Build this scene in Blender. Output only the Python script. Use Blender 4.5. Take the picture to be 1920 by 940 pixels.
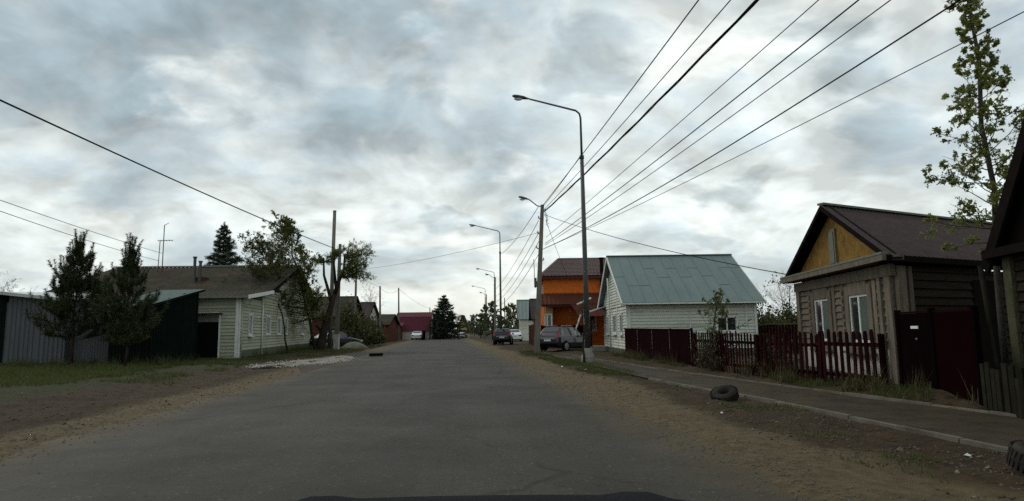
import bpy, math, random
import numpy as np
from mathutils import Vector, Matrix

# ------------------------------------------------------------------ camera, sky, sun, exposure
scene = bpy.context.scene
for o in list(bpy.data.objects): bpy.data.objects.remove(o)
C = scene.collection
random.seed(7)
RNG = np.random.default_rng(11)
R = math.radians
CAM_H = 1.35

cam_d = bpy.data.cameras.new('dash_camera')
cam_d.sensor_fit = 'HORIZONTAL'; cam_d.sensor_width = 36.0
cam_d.lens = 36.0*1200/1920
cam_d.clip_start = 0.02; cam_d.clip_end = 6000
cam = bpy.data.objects.new('dash_camera', cam_d); C.objects.link(cam)
pitch = math.atan(150/1200); roll = R(0.8)
cam.matrix_world = Matrix.Translation((0, 0, CAM_H)) @ Matrix.Rotation(math.pi/2 + pitch, 4, 'X') @ Matrix.Rotation(-roll, 4, 'Z')
scene.camera = cam

SUN_EL, SUN_AZ = R(42), R(-38)            # azimuth from +Y towards +X
world = bpy.data.worlds.new('World'); scene.world = world; world.use_nodes = True
def build_sky():
    nt = world.node_tree; nt.nodes.clear(); N = nt.nodes.new; L = nt.links.new
    out = N('ShaderNodeOutputWorld'); bg = N('ShaderNodeBackground'); L(bg.outputs[0], out.inputs[0])
    sky = N('ShaderNodeTexSky'); sky.sky_type = 'NISHITA'; sky.sun_disc = False
    sky.sun_elevation = SUN_EL; sky.sun_rotation = SUN_AZ; sky.air_density = 1.2; sky.dust_density = 2.0
    tc = N('ShaderNodeTexCoord'); sep = N('ShaderNodeSeparateXYZ'); L(tc.outputs['Generated'], sep.inputs[0])
    def mth(op, a, b=None, c=None, clamp=False):
        n = N('ShaderNodeMath'); n.operation = op; n.use_clamp = clamp
        for i, v in enumerate((a, b, c)):
            if v is None: continue
            if isinstance(v, (int, float)): n.inputs[i].default_value = v
            else: L(v, n.inputs[i])
        return n.outputs[0]
    z = mth('MAXIMUM', sep.outputs[2], 0.0)
    zz = mth('ADD', z, 0.36)
    px = mth('DIVIDE', sep.outputs[0], zz); py = mth('DIVIDE', sep.outputs[1], zz)
    comb = N('ShaderNodeCombineXYZ'); L(px, comb.inputs[0]); L(py, comb.inputs[1])
    def noise(scale, detail, rough, dist, off, sx=1.0, sy=1.0):
        m = N('ShaderNodeMapping'); m.inputs['Location'].default_value = off; m.inputs['Scale'].default_value = (sx, sy, 1)
        L(comb.outputs[0], m.inputs[0])
        n = N('ShaderNodeTexNoise'); n.inputs['Scale'].default_value = scale; n.inputs['Detail'].default_value = detail
        n.inputs['Roughness'].default_value = rough; n.inputs['Distortion'].default_value = dist
        L(m.outputs[0], n.inputs['Vector']); return n.outputs['Fac']
    wn = N('ShaderNodeTexNoise'); wn.inputs['Scale'].default_value = 1.3; wn.inputs['Detail'].default_value = 3; L(comb.outputs[0], wn.inputs['Vector'])
    wv = N('ShaderNodeVectorMath'); wv.operation = 'MULTIPLY_ADD'; L(wn.outputs['Color'], wv.inputs[0]); wv.inputs[1].default_value = (.35, .35, 0); L(comb.outputs[0], wv.inputs[2]); comb = wv
    def dens(dx, dy):
        ox, oy = SKY_OFF
        a = noise(.95, 3, .5, 0, (ox+dx, oy+dy, 0), 1, 1)
        b = noise(2.7, 8, .52, .1, (ox*1.7+dx, oy*1.3+dy, 3.0), 1, 1)
        c = noise(8.0, 6, .54, .15, (1.1+dx, -4.7+dy, 5.0), 1, 1)
        return mth('ADD', mth('MULTIPLY', a, .38), mth('ADD', mth('MULTIPLY', b, .42), mth('MULTIPLY', c, .20)))
    d0 = dens(0, 0); d1 = dens(.03, -.06)
    thick = N('ShaderNodeMapRange'); thick.interpolation_type = 'SMOOTHSTEP'; L(d0, thick.inputs[0]); thick.inputs[1].default_value = .43; thick.inputs[2].default_value = .62
    ramp = N('ShaderNodeValToRGB'); cr = ramp.color_ramp; L(thick.outputs[0], ramp.inputs[0])
    cr.elements[0].position = 0; cr.elements[0].color = (.80, .865, .85, 1); cr.elements[1].position = 1; cr.elements[1].color = (.33, .415, .46, 1)
    for p, col in ((.25, (.72, .79, .79, 1)), (.5, (.58, .66, .685, 1)), (.75, (.44, .52, .56, 1))):
        e = cr.elements.new(p); e.color = col
    pf = N('ShaderNodeMapRange'); pf.interpolation_type = 'SMOOTHSTEP'; L(noise(3.4, 9, .50, .0, (SKY_OFF[0]*.7+2.2, SKY_OFF[1]*.6-1.0, 8.0), 1, 1.15), pf.inputs[0]); pf.inputs[1].default_value = .555; pf.inputs[2].default_value = .64; pf.inputs[4].default_value = .6
    pfm = N('ShaderNodeMixRGB'); L(pf.outputs[0], pfm.inputs[0]); L(ramp.outputs[0], pfm.inputs[1]); pfm.inputs[2].default_value = (.36, .445, .49, 1)
    wf = N('ShaderNodeMapRange'); wf.interpolation_type = 'SMOOTHSTEP'; L(noise(2.9, 8, .52, .0, (SKY_OFF[0]*.4-3.2, SKY_OFF[1]*.9+4.0, 2.0), 1, 1.15), wf.inputs[0]); wf.inputs[1].default_value = .56; wf.inputs[2].default_value = .68; wf.inputs[4].default_value = .65
    wfm = N('ShaderNodeMixRGB'); L(wf.outputs[0], wfm.inputs[0]); L(pfm.outputs[0], wfm.inputs[1]); wfm.inputs[2].default_value = (.93, .96, .92, 1); ramp = wfm
    rel = mth('ADD', 1.0, mth('MULTIPLY', mth('SUBTRACT', d0, d1), SKY_REL))
    relc = N('ShaderNodeVectorMath'); relc.operation = 'SCALE'; L(ramp.outputs[0], relc.inputs[0]); L(mth('MINIMUM', mth('MAXIMUM', rel, .72), 1.35), relc.inputs['Scale']); ramp = relc
    # brighter, slightly warm band low over the horizon
    hz = mth('POWER', mth('SUBTRACT', 1.0, z, clamp=True), 8.0)
    mixh = N('ShaderNodeMixRGB'); L(mth('MULTIPLY', hz, .5), mixh.inputs[0]); L(ramp.outputs[0], mixh.inputs[1]); mixh.inputs[2].default_value = (.90, .93, .83, 1)
    # a little clear blue where the cover is thinnest
    nis = N('ShaderNodeMixRGB'); nis.blend_type = 'MULTIPLY'; nis.inputs[0].default_value = 1; L(sky.outputs[0], nis.inputs[1]); nis.inputs[2].default_value = (.12, .12, .12, 1)
    gap = N('ShaderNodeMapRange'); L(noise(1.1, 5, .55, .3, (-5.0, 2.0, 9.0)), gap.inputs[0])
    gap.inputs[1].default_value = .60; gap.inputs[2].default_value = .78; gap.inputs[3].default_value = 0; gap.inputs[4].default_value = .35
    mixb = N('ShaderNodeMixRGB'); L(gap.outputs[0], mixb.inputs[0]); L(mixh.outputs[0], mixb.inputs[1]); L(nis.outputs[0], mixb.inputs[2])
    L(mixb.outputs[0], bg.inputs[0]); bg.inputs[1].default_value = 1.08
SKY_OFF = (5.5, 14.1); SKY_REL = 4.5
build_sky()

sun_d = bpy.data.lights.new('sun', 'SUN'); sun_d.energy = 1.2; sun_d.angle = R(13); sun_d.color = (1, .95, .87)
sun = bpy.data.objects.new('sun', sun_d); C.objects.link(sun)
sd = Vector((math.sin(SUN_AZ)*math.cos(SUN_EL), math.cos(SUN_AZ)*math.cos(SUN_EL), math.sin(SUN_EL)))
sun.rotation_euler = sd.to_track_quat('Z', 'Y').to_euler(); sun.location = sd*60

vs = scene.view_settings; vs.view_transform = 'Standard'; vs.look = 'None'; vs.exposure = 0.0; vs.gamma = 1.0; vs.use_curve_mapping = False
scene.cycles.use_denoising = False
scene.cycles.max_bounces = 6; scene.cycles.diffuse_bounces = 3; scene.cycles.transparent_max_bounces = 8

# ------------------------------------------------------------------ helpers
RD = (-.102, .9948); RN = (.9948, .102)
def UV(u, v, z=None):
    """road frame (metres right of the road axis, metres along it) -> world"""
    x = -1.1 + u*RN[0] + v*RD[0]; y = u*RN[1] + v*RD[1]
    return (x, y) if z is None else Vector((x, y, z))

def M(name, c1, c2=None, scale=3.0, rough=.8, bump=0.0, bscale=40.0, metallic=0.0, spec=.02, rnd=0.0, stretch=(1, 1, 1), c3=None, s3=.6, t3=(.55, .7)):
    m = bpy.data.materials.new(name); m.use_nodes = True
    nt = m.node_tree; N = nt.nodes.new; L = nt.links.new; b = nt.nodes['Principled BSDF']
    b.inputs['Roughness'].default_value = rough; b.inputs['Metallic'].default_value = metallic
    b.inputs['Specular IOR Level'].default_value = spec
    c2 = c2 or tuple(x*.72 for x in c1)
    geo = N('ShaderNodeNewGeometry'); mp = N('ShaderNodeMapping'); mp.inputs['Scale'].default_value = stretch
    L(geo.outputs['Position'], mp.inputs[0])
    n = N('ShaderNodeTexNoise'); n.inputs['Scale'].default_value = scale; n.inputs['Detail'].default_value = 7; n.inputs['Roughness'].default_value = .65
    L(mp.outputs[0], n.inputs['Vector'])
    r = N('ShaderNodeMapRange'); r.inputs[1].default_value = .32; r.inputs[2].default_value = .68; L(n.outputs['Fac'], r.inputs[0])
    mx = N('ShaderNodeMixRGB'); L(r.outputs[0], mx.inputs[0]); mx.inputs[1].default_value = (*c1, 1); mx.inputs[2].default_value = (*c2, 1)
    col = mx.outputs[0]
    if c3:
        n3 = N('ShaderNodeTexNoise'); n3.inputs['Scale'].default_value = s3; n3.inputs['Detail'].default_value = 8; n3.inputs['Roughness'].default_value = .7
        L(mp.outputs[0], n3.inputs['Vector'])
        r3 = N('ShaderNodeMapRange'); r3.inputs[1].default_value = t3[0]; r3.inputs[2].default_value = t3[1]; L(n3.outputs['Fac'], r3.inputs[0])
        m3 = N('ShaderNodeMixRGB'); L(r3.outputs[0], m3.inputs[0]); L(col, m3.inputs[1]); m3.inputs[2].default_value = (*c3, 1); col = m3.outputs[0]
    if rnd:
        oi = N('ShaderNodeObjectInfo'); rr = N('ShaderNodeMapRange'); L(oi.outputs['Random'], rr.inputs[0])
        rr.inputs[3].default_value = 1-rnd; rr.inputs[4].default_value = 1+rnd
        hs = N('ShaderNodeHueSaturation'); L(rr.outputs[0], hs.inputs['Value']); L(col, hs.inputs['Color']); col = hs.outputs[0]
    L(col, b.inputs['Base Color'])
    if bump:
        nb = N('ShaderNodeTexNoise'); nb.inputs['Scale'].default_value = bscale; nb.inputs['Detail'].default_value = 5; L(mp.outputs[0], nb.inputs['Vector'])
        bp = N('ShaderNodeBump'); bp.inputs['Strength'].default_value = bump; bp.inputs['Distance'].default_value = .03
        L(nb.outputs['Fac'], bp.inputs['Height']); L(bp.outputs[0], b.inputs['Normal'])
    return m

def leafmat(name, c1, c2, c3, trans=.25, rough=.6):
    m = bpy.data.materials.new(name); m.use_nodes = True
    nt = m.node_tree; N = nt.nodes.new; L = nt.links.new; b = nt.nodes['Principled BSDF']
    geo = N('ShaderNodeNewGeometry'); ramp = N('ShaderNodeValToRGB'); cr = ramp.color_ramp
    cr.elements[0].color = (*c1, 1); cr.elements[1].color = (*c3, 1); e = cr.elements.new(.5); e.color = (*c2, 1)
    L(geo.outputs['Random Per Island'], ramp.inputs[0]); L(ramp.outputs[0], b.inputs['Base Color'])
    b.inputs['Roughness'].default_value = rough; b.inputs['Specular IOR Level'].default_value = .2
    tr = N('ShaderNodeBsdfTranslucent'); L(ramp.outputs[0], tr.inputs[0]); mx = N('ShaderNodeMixShader'); mx.inputs[0].default_value = trans
    L(b.outputs[0], mx.inputs[1]); L(tr.outputs[0], mx.inputs[2]); L(mx.outputs[0], nt.nodes['Material Output'].inputs[0])
    return m

class MB:
    """collects verts and faces, builds ONE mesh object"""
    def __init__(s): s.v = []; s.f = []
    def add(s, vs_, fs): o = len(s.v); s.v += [tuple(p) for p in vs_]; s.f += [tuple(i+o for i in f) for f in fs]; return s
    def box(s, a, b):
        (x0, y0, z0), (x1, y1, z1) = a, b
        return s.add([(x0,y0,z0),(x1,y0,z0),(x1,y1,z0),(x0,y1,z0),(x0,y0,z1),(x1,y0,z1),(x1,y1,z1),(x0,y1,z1)],
                     [(0,3,2,1),(4,5,6,7),(0,1,5,4),(1,2,6,5),(2,3,7,6),(3,0,4,7)])
    def beam(s, p, q, w, h, up=(0,0,1)):
        p = Vector(p); q = Vector(q); d = (q-p).normalized(); up = Vector(up)
        if abs(d.dot(up)) > .98: up = Vector((1, 0, 0))
        a = d.cross(up).normalized()*w/2; b = a.cross(d).normalized()*h/2
        vs_ = [p-a-b, p+a-b, p+a+b, p-a+b, q-a-b, q+a-b, q+a+b, q-a+b]
        return s.add(vs_, [(0,3,2,1),(4,5,6,7),(0,1,5,4),(1,2,6,5),(2,3,7,6),(3,0,4,7)])
    def tube(s, pts, rads, n=6, cap=True):
        pts = [Vector(p) for p in pts]
        if not hasattr(rads, '__len__'): rads = [rads]*len(pts)
        o = len(s.v); ref = None
        for i, p in enumerate(pts):
            d = (pts[min(i+1, len(pts)-1)] - pts[max(i-1, 0)]); d = d.normalized() if d.length > 1e-9 else Vector((0,0,1))
            if ref is None: ref = Vector((1,0,0)) if abs(d.x) < .8 else Vector((0,1,0))
            a = d.cross(ref); a = a.normalized() if a.length > 1e-6 else d.orthogonal().normalized(); b = d.cross(a)
            for k in range(n):
                t = 2*math.pi*k/n; s.v.append(tuple(p + (a*math.cos(t)+b*math.sin(t))*rads[i]))
        for i in range(len(pts)-1):
            for k in range(n):
                a0 = o+i*n+k; a1 = o+i*n+(k+1)%n; s.f.append((a0, a1, a1+n, a0+n))
        if cap:
            s.f.append(tuple(o+k for k in reversed(range(n)))); e = o+(len(pts)-1)*n; s.f.append(tuple(e+k for k in range(n)))
        return s
    def prism(s, poly, d):
        """planar polygon (3d points) extruded by vector d"""
        n = len(poly); d = Vector(d); a = [Vector(p) for p in poly]
        return s.add(a+[p+d for p in a], [tuple(range(n))[::-1], tuple(range(n, 2*n))]+[(i, (i+1)%n, (i+1)%n+n, i+n) for i in range(n)])
    def lathe(s, prof, n=20, c=(0,0,0), axis='Z'):
        o = len(s.v); c = Vector(c)
        for (r, h) in prof:
            for k in range(n):
                t = 2*math.pi*k/n; a, b = r*math.cos(t), r*math.sin(t)
                s.v.append(tuple(c + (Vector((a, b, h)) if axis == 'Z' else Vector((a, h, b)) if axis == 'Y' else Vector((h, a, b)))))
        for i in range(len(prof)-1):
            for k in range(n): s.f.append((o+i*n+k, o+i*n+(k+1)%n, o+(i+1)*n+(k+1)%n, o+(i+1)*n+k))
        return s
    def build(s, name, mat, parent=None, off=(0,0,0), smooth=False):
        me = bpy.data.meshes.new(name); off = Vector(off)
        vs_ = [tuple(Vector(p)-off) for p in s.v] if off.length else s.v
        me.from_pydata(vs_, [], s.f); me.materials.append(mat)
        if smooth: me.polygons.foreach_set('use_smooth', [True]*len(me.polygons))
        me.update()
        return link(name, me, parent)

def link(name, me, parent=None, loc=(0,0,0), rz=0.0, scale=(1,1,1)):
    o = bpy.data.objects.new(name, me); C.objects.link(o); o.parent = parent
    o.location = loc; o.rotation_euler = (0, 0, rz); o.scale = scale
    return o
def tag(o, label, cat=None, group=None, kind=None):
    if label: o['label'] = label
    if cat: o['category'] = cat
    if group: o['group'] = group
    if kind: o['kind'] = kind
    return o
def empty(name, loc, label, cat, group=None, rz=0.0):
    o = bpy.data.objects.new(name, None); C.objects.link(o); o.location = (loc[0], loc[1], loc[2] if len(loc) > 2 else 0.0)
    o.rotation_euler = (0, 0, rz); o.empty_display_size = .3
    return tag(o, label, cat, group)
def copy_tree(o, parent=None):
    c = o.copy(); C.objects.link(c); c.parent = parent
    for ch in [x for x in bpy.data.objects if x.parent == o]: copy_tree(ch, c)
    return c
def np_mesh(name, v, f, mat, smooth=False):
    """v (n,3), f (m,k) all faces with k corners"""
    me = bpy.data.meshes.new(name); n, k = f.shape
    me.vertices.add(len(v)); me.vertices.foreach_set('co', np.asarray(v, np.float32).ravel())
    me.loops.add(n*k); me.loops.foreach_set('vertex_index', f.astype(np.int32).ravel())
    me.polygons.add(n); me.polygons.foreach_set('loop_start', np.arange(0, n*k, k, dtype=np.int32)); me.polygons.foreach_set('loop_total', np.full(n, k, np.int32))
    if smooth: me.polygons.foreach_set('use_smooth', np.ones(n, bool))
    me.materials.append(mat); me.update(calc_edges=True); return me

def vnoise(x, y, seed=0):
    x = np.asarray(x, float); y = np.asarray(y, float)
    def h(i, j):
        n = (i*374761393 + j*668265263 + seed*144665) & 0xffffffff
        n = ((n ^ (n >> 13))*1274126177) & 0xffffffff
        return ((n ^ (n >> 16)) & 0xffff)/65535.
    xi = np.floor(x).astype(np.int64); yi = np.floor(y).astype(np.int64); fx = x-xi; fy = y-yi
    fx = fx*fx*(3-2*fx); fy = fy*fy*(3-2*fy)
    return (h(xi, yi)*(1-fx)+h(xi+1, yi)*fx)*(1-fy) + (h(xi, yi+1)*(1-fx)+h(xi+1, yi+1)*fx)*fy
def fbm(x, y, seed=0, o=4):
    s = 0; a = .5
    for k in range(o): s = s + a*vnoise(x*2**k, y*2**k, seed+k); a *= .5
    return s

# ------------------------------------------------------------------ materials
m_white = M('white_paint', (.62,.64,.60), (.46,.48,.44), 6, .6, .1, rnd=.05)
m_whitesid = M('white_siding', (.56,.58,.50), (.47,.49,.42), 1.2, .75, 0, 30, rnd=.07, stretch=(.4,.4,2), c3=(.28,.28,.22), s3=.9, t3=(.54,.72))
m_greensid = M('pale_green_siding', (.34,.355,.27), (.26,.275,.20), 1.2, .75, 0, 30, rnd=.12, stretch=(.4,.4,2), c3=(.10,.10,.07), s3=1.1, t3=(.58,.8))
m_greenroof = M('green_metal_roof', (.125,.165,.158), (.098,.132,.128), 1.0, .6, .05, 8, spec=.25, stretch=(1.6,.5,.5))
m_slate = M('old_slate', (.050,.047,.036), (.030,.029,.022), 2.2, .9, .3, 20, c3=(.085,.055,.035), s3=.7, t3=(.52,.68))
m_brownroof = M('brown_roof', (.062,.047,.046), (.042,.032,.031), 4, .75, .1, 30)
m_darkwood = M('dark_wood', (.012,.009,.008), (.007,.0055,.005), 5, .95, .2, 40)
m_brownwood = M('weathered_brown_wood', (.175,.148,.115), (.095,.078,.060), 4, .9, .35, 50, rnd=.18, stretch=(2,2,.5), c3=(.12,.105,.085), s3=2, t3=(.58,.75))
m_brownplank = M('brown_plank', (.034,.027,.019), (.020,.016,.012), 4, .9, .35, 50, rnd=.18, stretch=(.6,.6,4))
m_ochre = M('ochre_gable', (.24,.14,.042), (.15,.085,.027), 5, .85, .2, 60, c3=(.12,.07,.025), s3=2.5, t3=(.52,.7))
m_maroon = M('maroon_metal', (.015,.0032,.0038), (.010,.0022,.0028), 2, .95, .05, rnd=.1)
m_maroonpick = M('maroon_picket_paint', (.022,.0045,.006), (.012,.003,.0038), 6, .8, .1, rnd=.45)
m_darkgate = M('dark_gate', (.006,.0028,.0032), (.004,.002,.0025), 2, .95, spec=0)
m_blackgreen = M('dark_green_metal', (.008,.0135,.0115), (.005,.009,.0075), 2, .95, spec=0, rnd=.15)
m_black = M('black_paint', (.006,.006,.006), (.004,.004,.004), 3, .95, spec=0)
m_orange = M('orange_brick', (.58,.145,.026), (.44,.105,.020), 3, .85, 0, 60, rnd=.05, c3=(.36,.09,.022), s3=1.2, t3=(.52,.68))
m_tile = M('brown_metal_tile', (.085,.045,.040), (.060,.032,.028), 5, .45, spec=.35)
m_redbrown = M('red_brown_sheet', (.085,.030,.020), (.06,.022,.016), 3, .6)
m_greysteel = M('grey_profiled_steel', (.10,.108,.115), (.075,.08,.086), 1.5, .5, .05, rnd=.06, stretch=(3,3,.5), c3=(.09,.085,.08), s3=1.5)
m_palemetal = M('pale_metal_roof', (.38,.42,.42), (.28,.31,.31), 2, .45, spec=.4)
m_greengrey_roof = M('grey_green_sheet', (.15,.185,.17), (.11,.14,.13), 3, .55)
m_concrete = M('concrete', (.26,.25,.22), (.17,.165,.145), 6, .9, .2, 60)
m_concpole = M('concrete_pole', (.17,.16,.135), (.11,.105,.09), 5, .9, .2, 60, stretch=(1,1,.4))
m_steelpole = M('grey_steel', (.055,.058,.058), (.04,.042,.042), 4, .6, spec=.4)
m_lamp = M('lamp_housing', (.10,.10,.105), (.07,.07,.075), 4, .5)
m_lampglass = M('lamp_glass', (.5,.52,.5), (.45,.46,.45), 4, .25, spec=.5)
m_wire = M('black_wire', (.012,.012,.013), (.010,.010,.010), 4, .7)
m_glass = M('window_glass', (.018,.022,.022), (.012,.015,.015), 1.5, .06, spec=.6)
m_curtain = M('net_curtain', (.30,.31,.29), (.22,.23,.21), 8, .8)
m_board = M('grey_plywood', (.16,.175,.14), (.12,.13,.105), 5, .85, .15)
m_reflection = M('grey_green_reflection', (.075,.09,.08), (.055,.068,.06), 3, .6, spec=.2)  # colour of the reflection painted over part of the brown house panes
m_found = M('plinth', (.12,.125,.095), (.08,.085,.065), 3, .9, .3, 30)
m_whitewash = M('whitewash', (.46,.44,.40), (.32,.30,.27), 4, .9, .2, 40)
m_bark = M('bark', (.045,.036,.028), (.024,.019,.015), 9, .95, .6, 30, stretch=(1,1,.3))
m_barkgrey = M('grey_bark', (.085,.078,.066), (.045,.04,.034), 9, .95, .6, 30, stretch=(1,1,.4))
m_twig = M('brown_twigs', (.075,.055,.042), (.05,.036,.028), 6, .95)
m_rubber = M('tyre_rubber', (.022,.021,.020), (.016,.0155,.015), 6, .85, .2, 60, c3=(.06,.05,.038), s3=3, t3=(.5,.75))
m_rim = M('alloy_rim', (.45,.46,.47), (.35,.36,.37), 6, .35, metallic=.7)
m_red = M('red_lamp', (.30,.012,.018), (.22,.01,.014), 6, .25, spec=.5)
m_plate = M('number_plate', (.62,.62,.60), (.5,.5,.48), 6, .5)
m_maroonroof = M('crimson_metal_roof', (.095,.026,.036), (.07,.02,.028), 2, .6)
m_yellow = M('yellow_wall', (.36,.30,.11), (.28,.23,.085), 3, .8)
m_brick = M('red_brick', (.105,.040,.030), (.07,.028,.022), 8, .9, .2, 60)
m_kerb = M('kerb_concrete', (.155,.14,.115), (.10,.09,.072), 4, .95, .3, 60, rnd=.15, c3=(.075,.062,.043), s3=1.5, t3=(.52,.7))
m_litter = M('white_litter', (.7,.7,.68), (.6,.6,.58), 6, .7)
m_stone = M('dull_stone', (.12,.105,.082), (.07,.06,.047), 6, .95, .2)
m_rubble = M('rubble', (.09,.068,.046), (.045,.034,.024), 8, .95, .3, c3=(.17,.16,.14), s3=9, t3=(.55,.6))
m_limestone = M('white_gravel', (.36,.34,.305), (.19,.17,.145), 3, .95, .3)
lm_fresh = leafmat('fresh_leaves', (.060,.078,.016), (.095,.115,.026), (.15,.165,.045), .35)
lm_olive = leafmat('olive_leaves', (.035,.040,.012), (.055,.058,.018), (.085,.085,.028))
lm_birch = leafmat('poplar_leaves', (.11,.135,.028), (.18,.205,.046), (.28,.29,.085), .5)
lm_pine = leafmat('pine_needles', (.014,.024,.009), (.025,.038,.013), (.055,.066,.022), .1)
lm_spruce = leafmat('spruce_needles', (.013,.023,.015), (.022,.036,.020), (.038,.052,.028), .08)
lm_dry = leafmat('dry_shrub', (.045,.030,.018), (.065,.045,.025), (.085,.07,.03), .15)
lm_grass = leafmat('grass_blades', (.034,.052,.010), (.058,.075,.017), (.095,.095,.032), .25)
lm_dryweed = leafmat('dry_weeds', (.045,.045,.016), (.075,.062,.028), (.13,.105,.055), .2)
lm_far = leafmat('far_foliage', (.055,.066,.030), (.080,.094,.042), (.115,.12,.055), .2)

# ------------------------------------------------------------------ the ground
def ground_colour():
    m = bpy.data.materials.new('verge_soil'); m.use_nodes = True
    nt = m.node_tree; N = nt.nodes.new; L = nt.links.new; b = nt.nodes['Principled BSDF']; b.inputs['Roughness'].default_value = .95; b.inputs['Specular IOR Level'].default_value = .15
    at = N('ShaderNodeAttribute'); at.attribute_name = 'zone'; sp = N('ShaderNodeSeparateColor'); L(at.outputs['Color'], sp.inputs[0])
    geo = N('ShaderNodeNewGeometry')
    def nz(scale, d=8, r=.65):
        n = N('ShaderNodeTexNoise'); n.inputs['Scale'].default_value = scale; n.inputs['Detail'].default_value = d; n.inputs['Roughness'].default_value = r
        L(geo.outputs['Position'], n.inputs['Vector']); return n.outputs['Fac']
    n1, n2, n3 = nz(.9), nz(5.5, 10, .72), nz(30, 6, .75)
    def mr(v, a, b_, c=0., d=1.):
        r = N('ShaderNodeMapRange'); L(v, r.inputs[0]); r.inputs[1].default_value = a; r.inputs[2].default_value = b_; r.inputs[3].default_value = c; r.inputs[4].default_value = d; return r.outputs[0]
    def mix(f, a, c):
        x = N('ShaderNodeMixRGB')
        if isinstance(f, float): x.inputs[0].default_value = f
        else: L(f, x.inputs[0])
        for i, v in ((1, a), (2, c)):
            if isinstance(v, tuple): x.inputs[i].default_value = (*v, 1)
            else: L(v, x.inputs[i])
        return x.outputs[0]
    def mth(op, a, c):
        x = N('ShaderNodeMath'); x.operation = op
        for i, v in ((0, a), (1, c)):
            if isinstance(v, float): x.inputs[i].default_value = v
            else: L(v, x.inputs[i])
        return x.outputs[0]
    dirt = mix(mr(n1, .35, .65), (.034,.022,.011), (.052,.034,.016))
    dirt = mix(mr(n2, .50, .62), dirt, (.015,.0105,.0065))
    sand = mix(mr(n2, .38, .62), (.118,.090,.049), (.068,.050,.027))
    grass = mix(mr(n2, .35, .65), (.020,.025,.008), (.038,.034,.013))
    def zone(ch, lo=.35, hi=.65, k=.55):
        return mr(mth('ADD', sp.outputs[ch], mth('MULTIPLY', mth('SUBTRACT', mth('ADD', mth('MULTIPLY', n1, .6), mth('MULTIPLY', n2, .4)), .5), k*2)), lo, hi)
    col = mix(zone(0), dirt, sand); col = mix(zone(1), col, grass)
    col = mix(mr(n3, .55, .75, 0., .35), col, (.12,.10,.075))
    L(col, b.inputs['Base Color'])
    bp = N('ShaderNodeBump'); bp.inputs['Strength'].default_value = 1.0; bp.inputs['Distance'].default_value = .07
    L(mth('ADD', mth('MULTIPLY', n2, .7), mth('MULTIPLY', n3, .35)), bp.inputs['Height']); L(bp.outputs[0], b.inputs['Normal'])
    return m

OUT_K = [(7.1,-4),(7.06,6.72),(6.97,10.3),(6.5,16.8),(6.45,20)]
IN_K = [(9.6,-4),(9.55,4),(9.3,8.5),(8.87,11.9),(8.51,16.0),(7.95,21.9),(7.75,28),(7.65,36)]
def interp(tab, v): return np.interp(v, [p[1] for p in tab], [p[0] for p in tab])
def sstep(a, b, x): t = np.clip((x-a)/(b-a), 0, 1); return t*t*(3-2*t)
def ground_z(u, v):
    """height of the soil in the road frame"""
    u = np.asarray(u, float); v = np.asarray(v, float)
    wob = (fbm(u*.0+v*.55, v*.0+np.sign(u)*3, 5)-.47)*1.1 + (fbm(v*2.1, np.sign(u)*9+v*0, 8)-.47)*.5
    e = np.abs(u) - 4.0 - wob*np.clip(1-(v-40)/80, .3, 1)
    z = -.07 + .095*sstep(-.55, .55, e)
    z = z + sstep(.2, 1.5, e)*((fbm(u*.8, v*.8, 2)-.47)*.10 + (fbm(u*2.6, v*2.6, 3)-.47)*.10 + (fbm(u*7, v*5, 6)-.47)*.04 - .035*np.exp(-((np.abs(u)-5.0-.25*np.sin(v*.21))/.22)**2) - .03*np.exp(-((np.abs(u)-6.35-.2*np.sin(v*.17+1))/.2)**2)) * np.clip(1-(v-60)/60, 0, 1)
    # pavement bed on the right
    pin, pout = interp(IN_K, v), interp(OUT_K, v)
    bed = sstep(pout-.25, pout+.05, u)*(1-sstep(pin-.05, pin+.2, u))*(v < 37)
    z = z*(1-bed) + (-.03)*bed
    right = sstep(pin, pin+.5, u)*(v < 60)
    z = z + right*.05
    # spoil heap before the gate, left bank
    z = z + .16*np.exp(-(((u-9.75)/.45)**2 + ((v-10.6)/.75)**2)) + .10*np.exp(-(((u-9.6)/.35)**2 + ((v-12.3)/.5)**2))
    z = z + .10*sstep(-6, -9, u)*(v < 70)
    return z
def gz(x, y):
    u = (x+1.1)*RN[0] + y*RN[1]; v = (x+1.1)*RD[0] + y*RD[1]
    return float(ground_z(np.array([u]), np.array([v]))[0])
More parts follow.
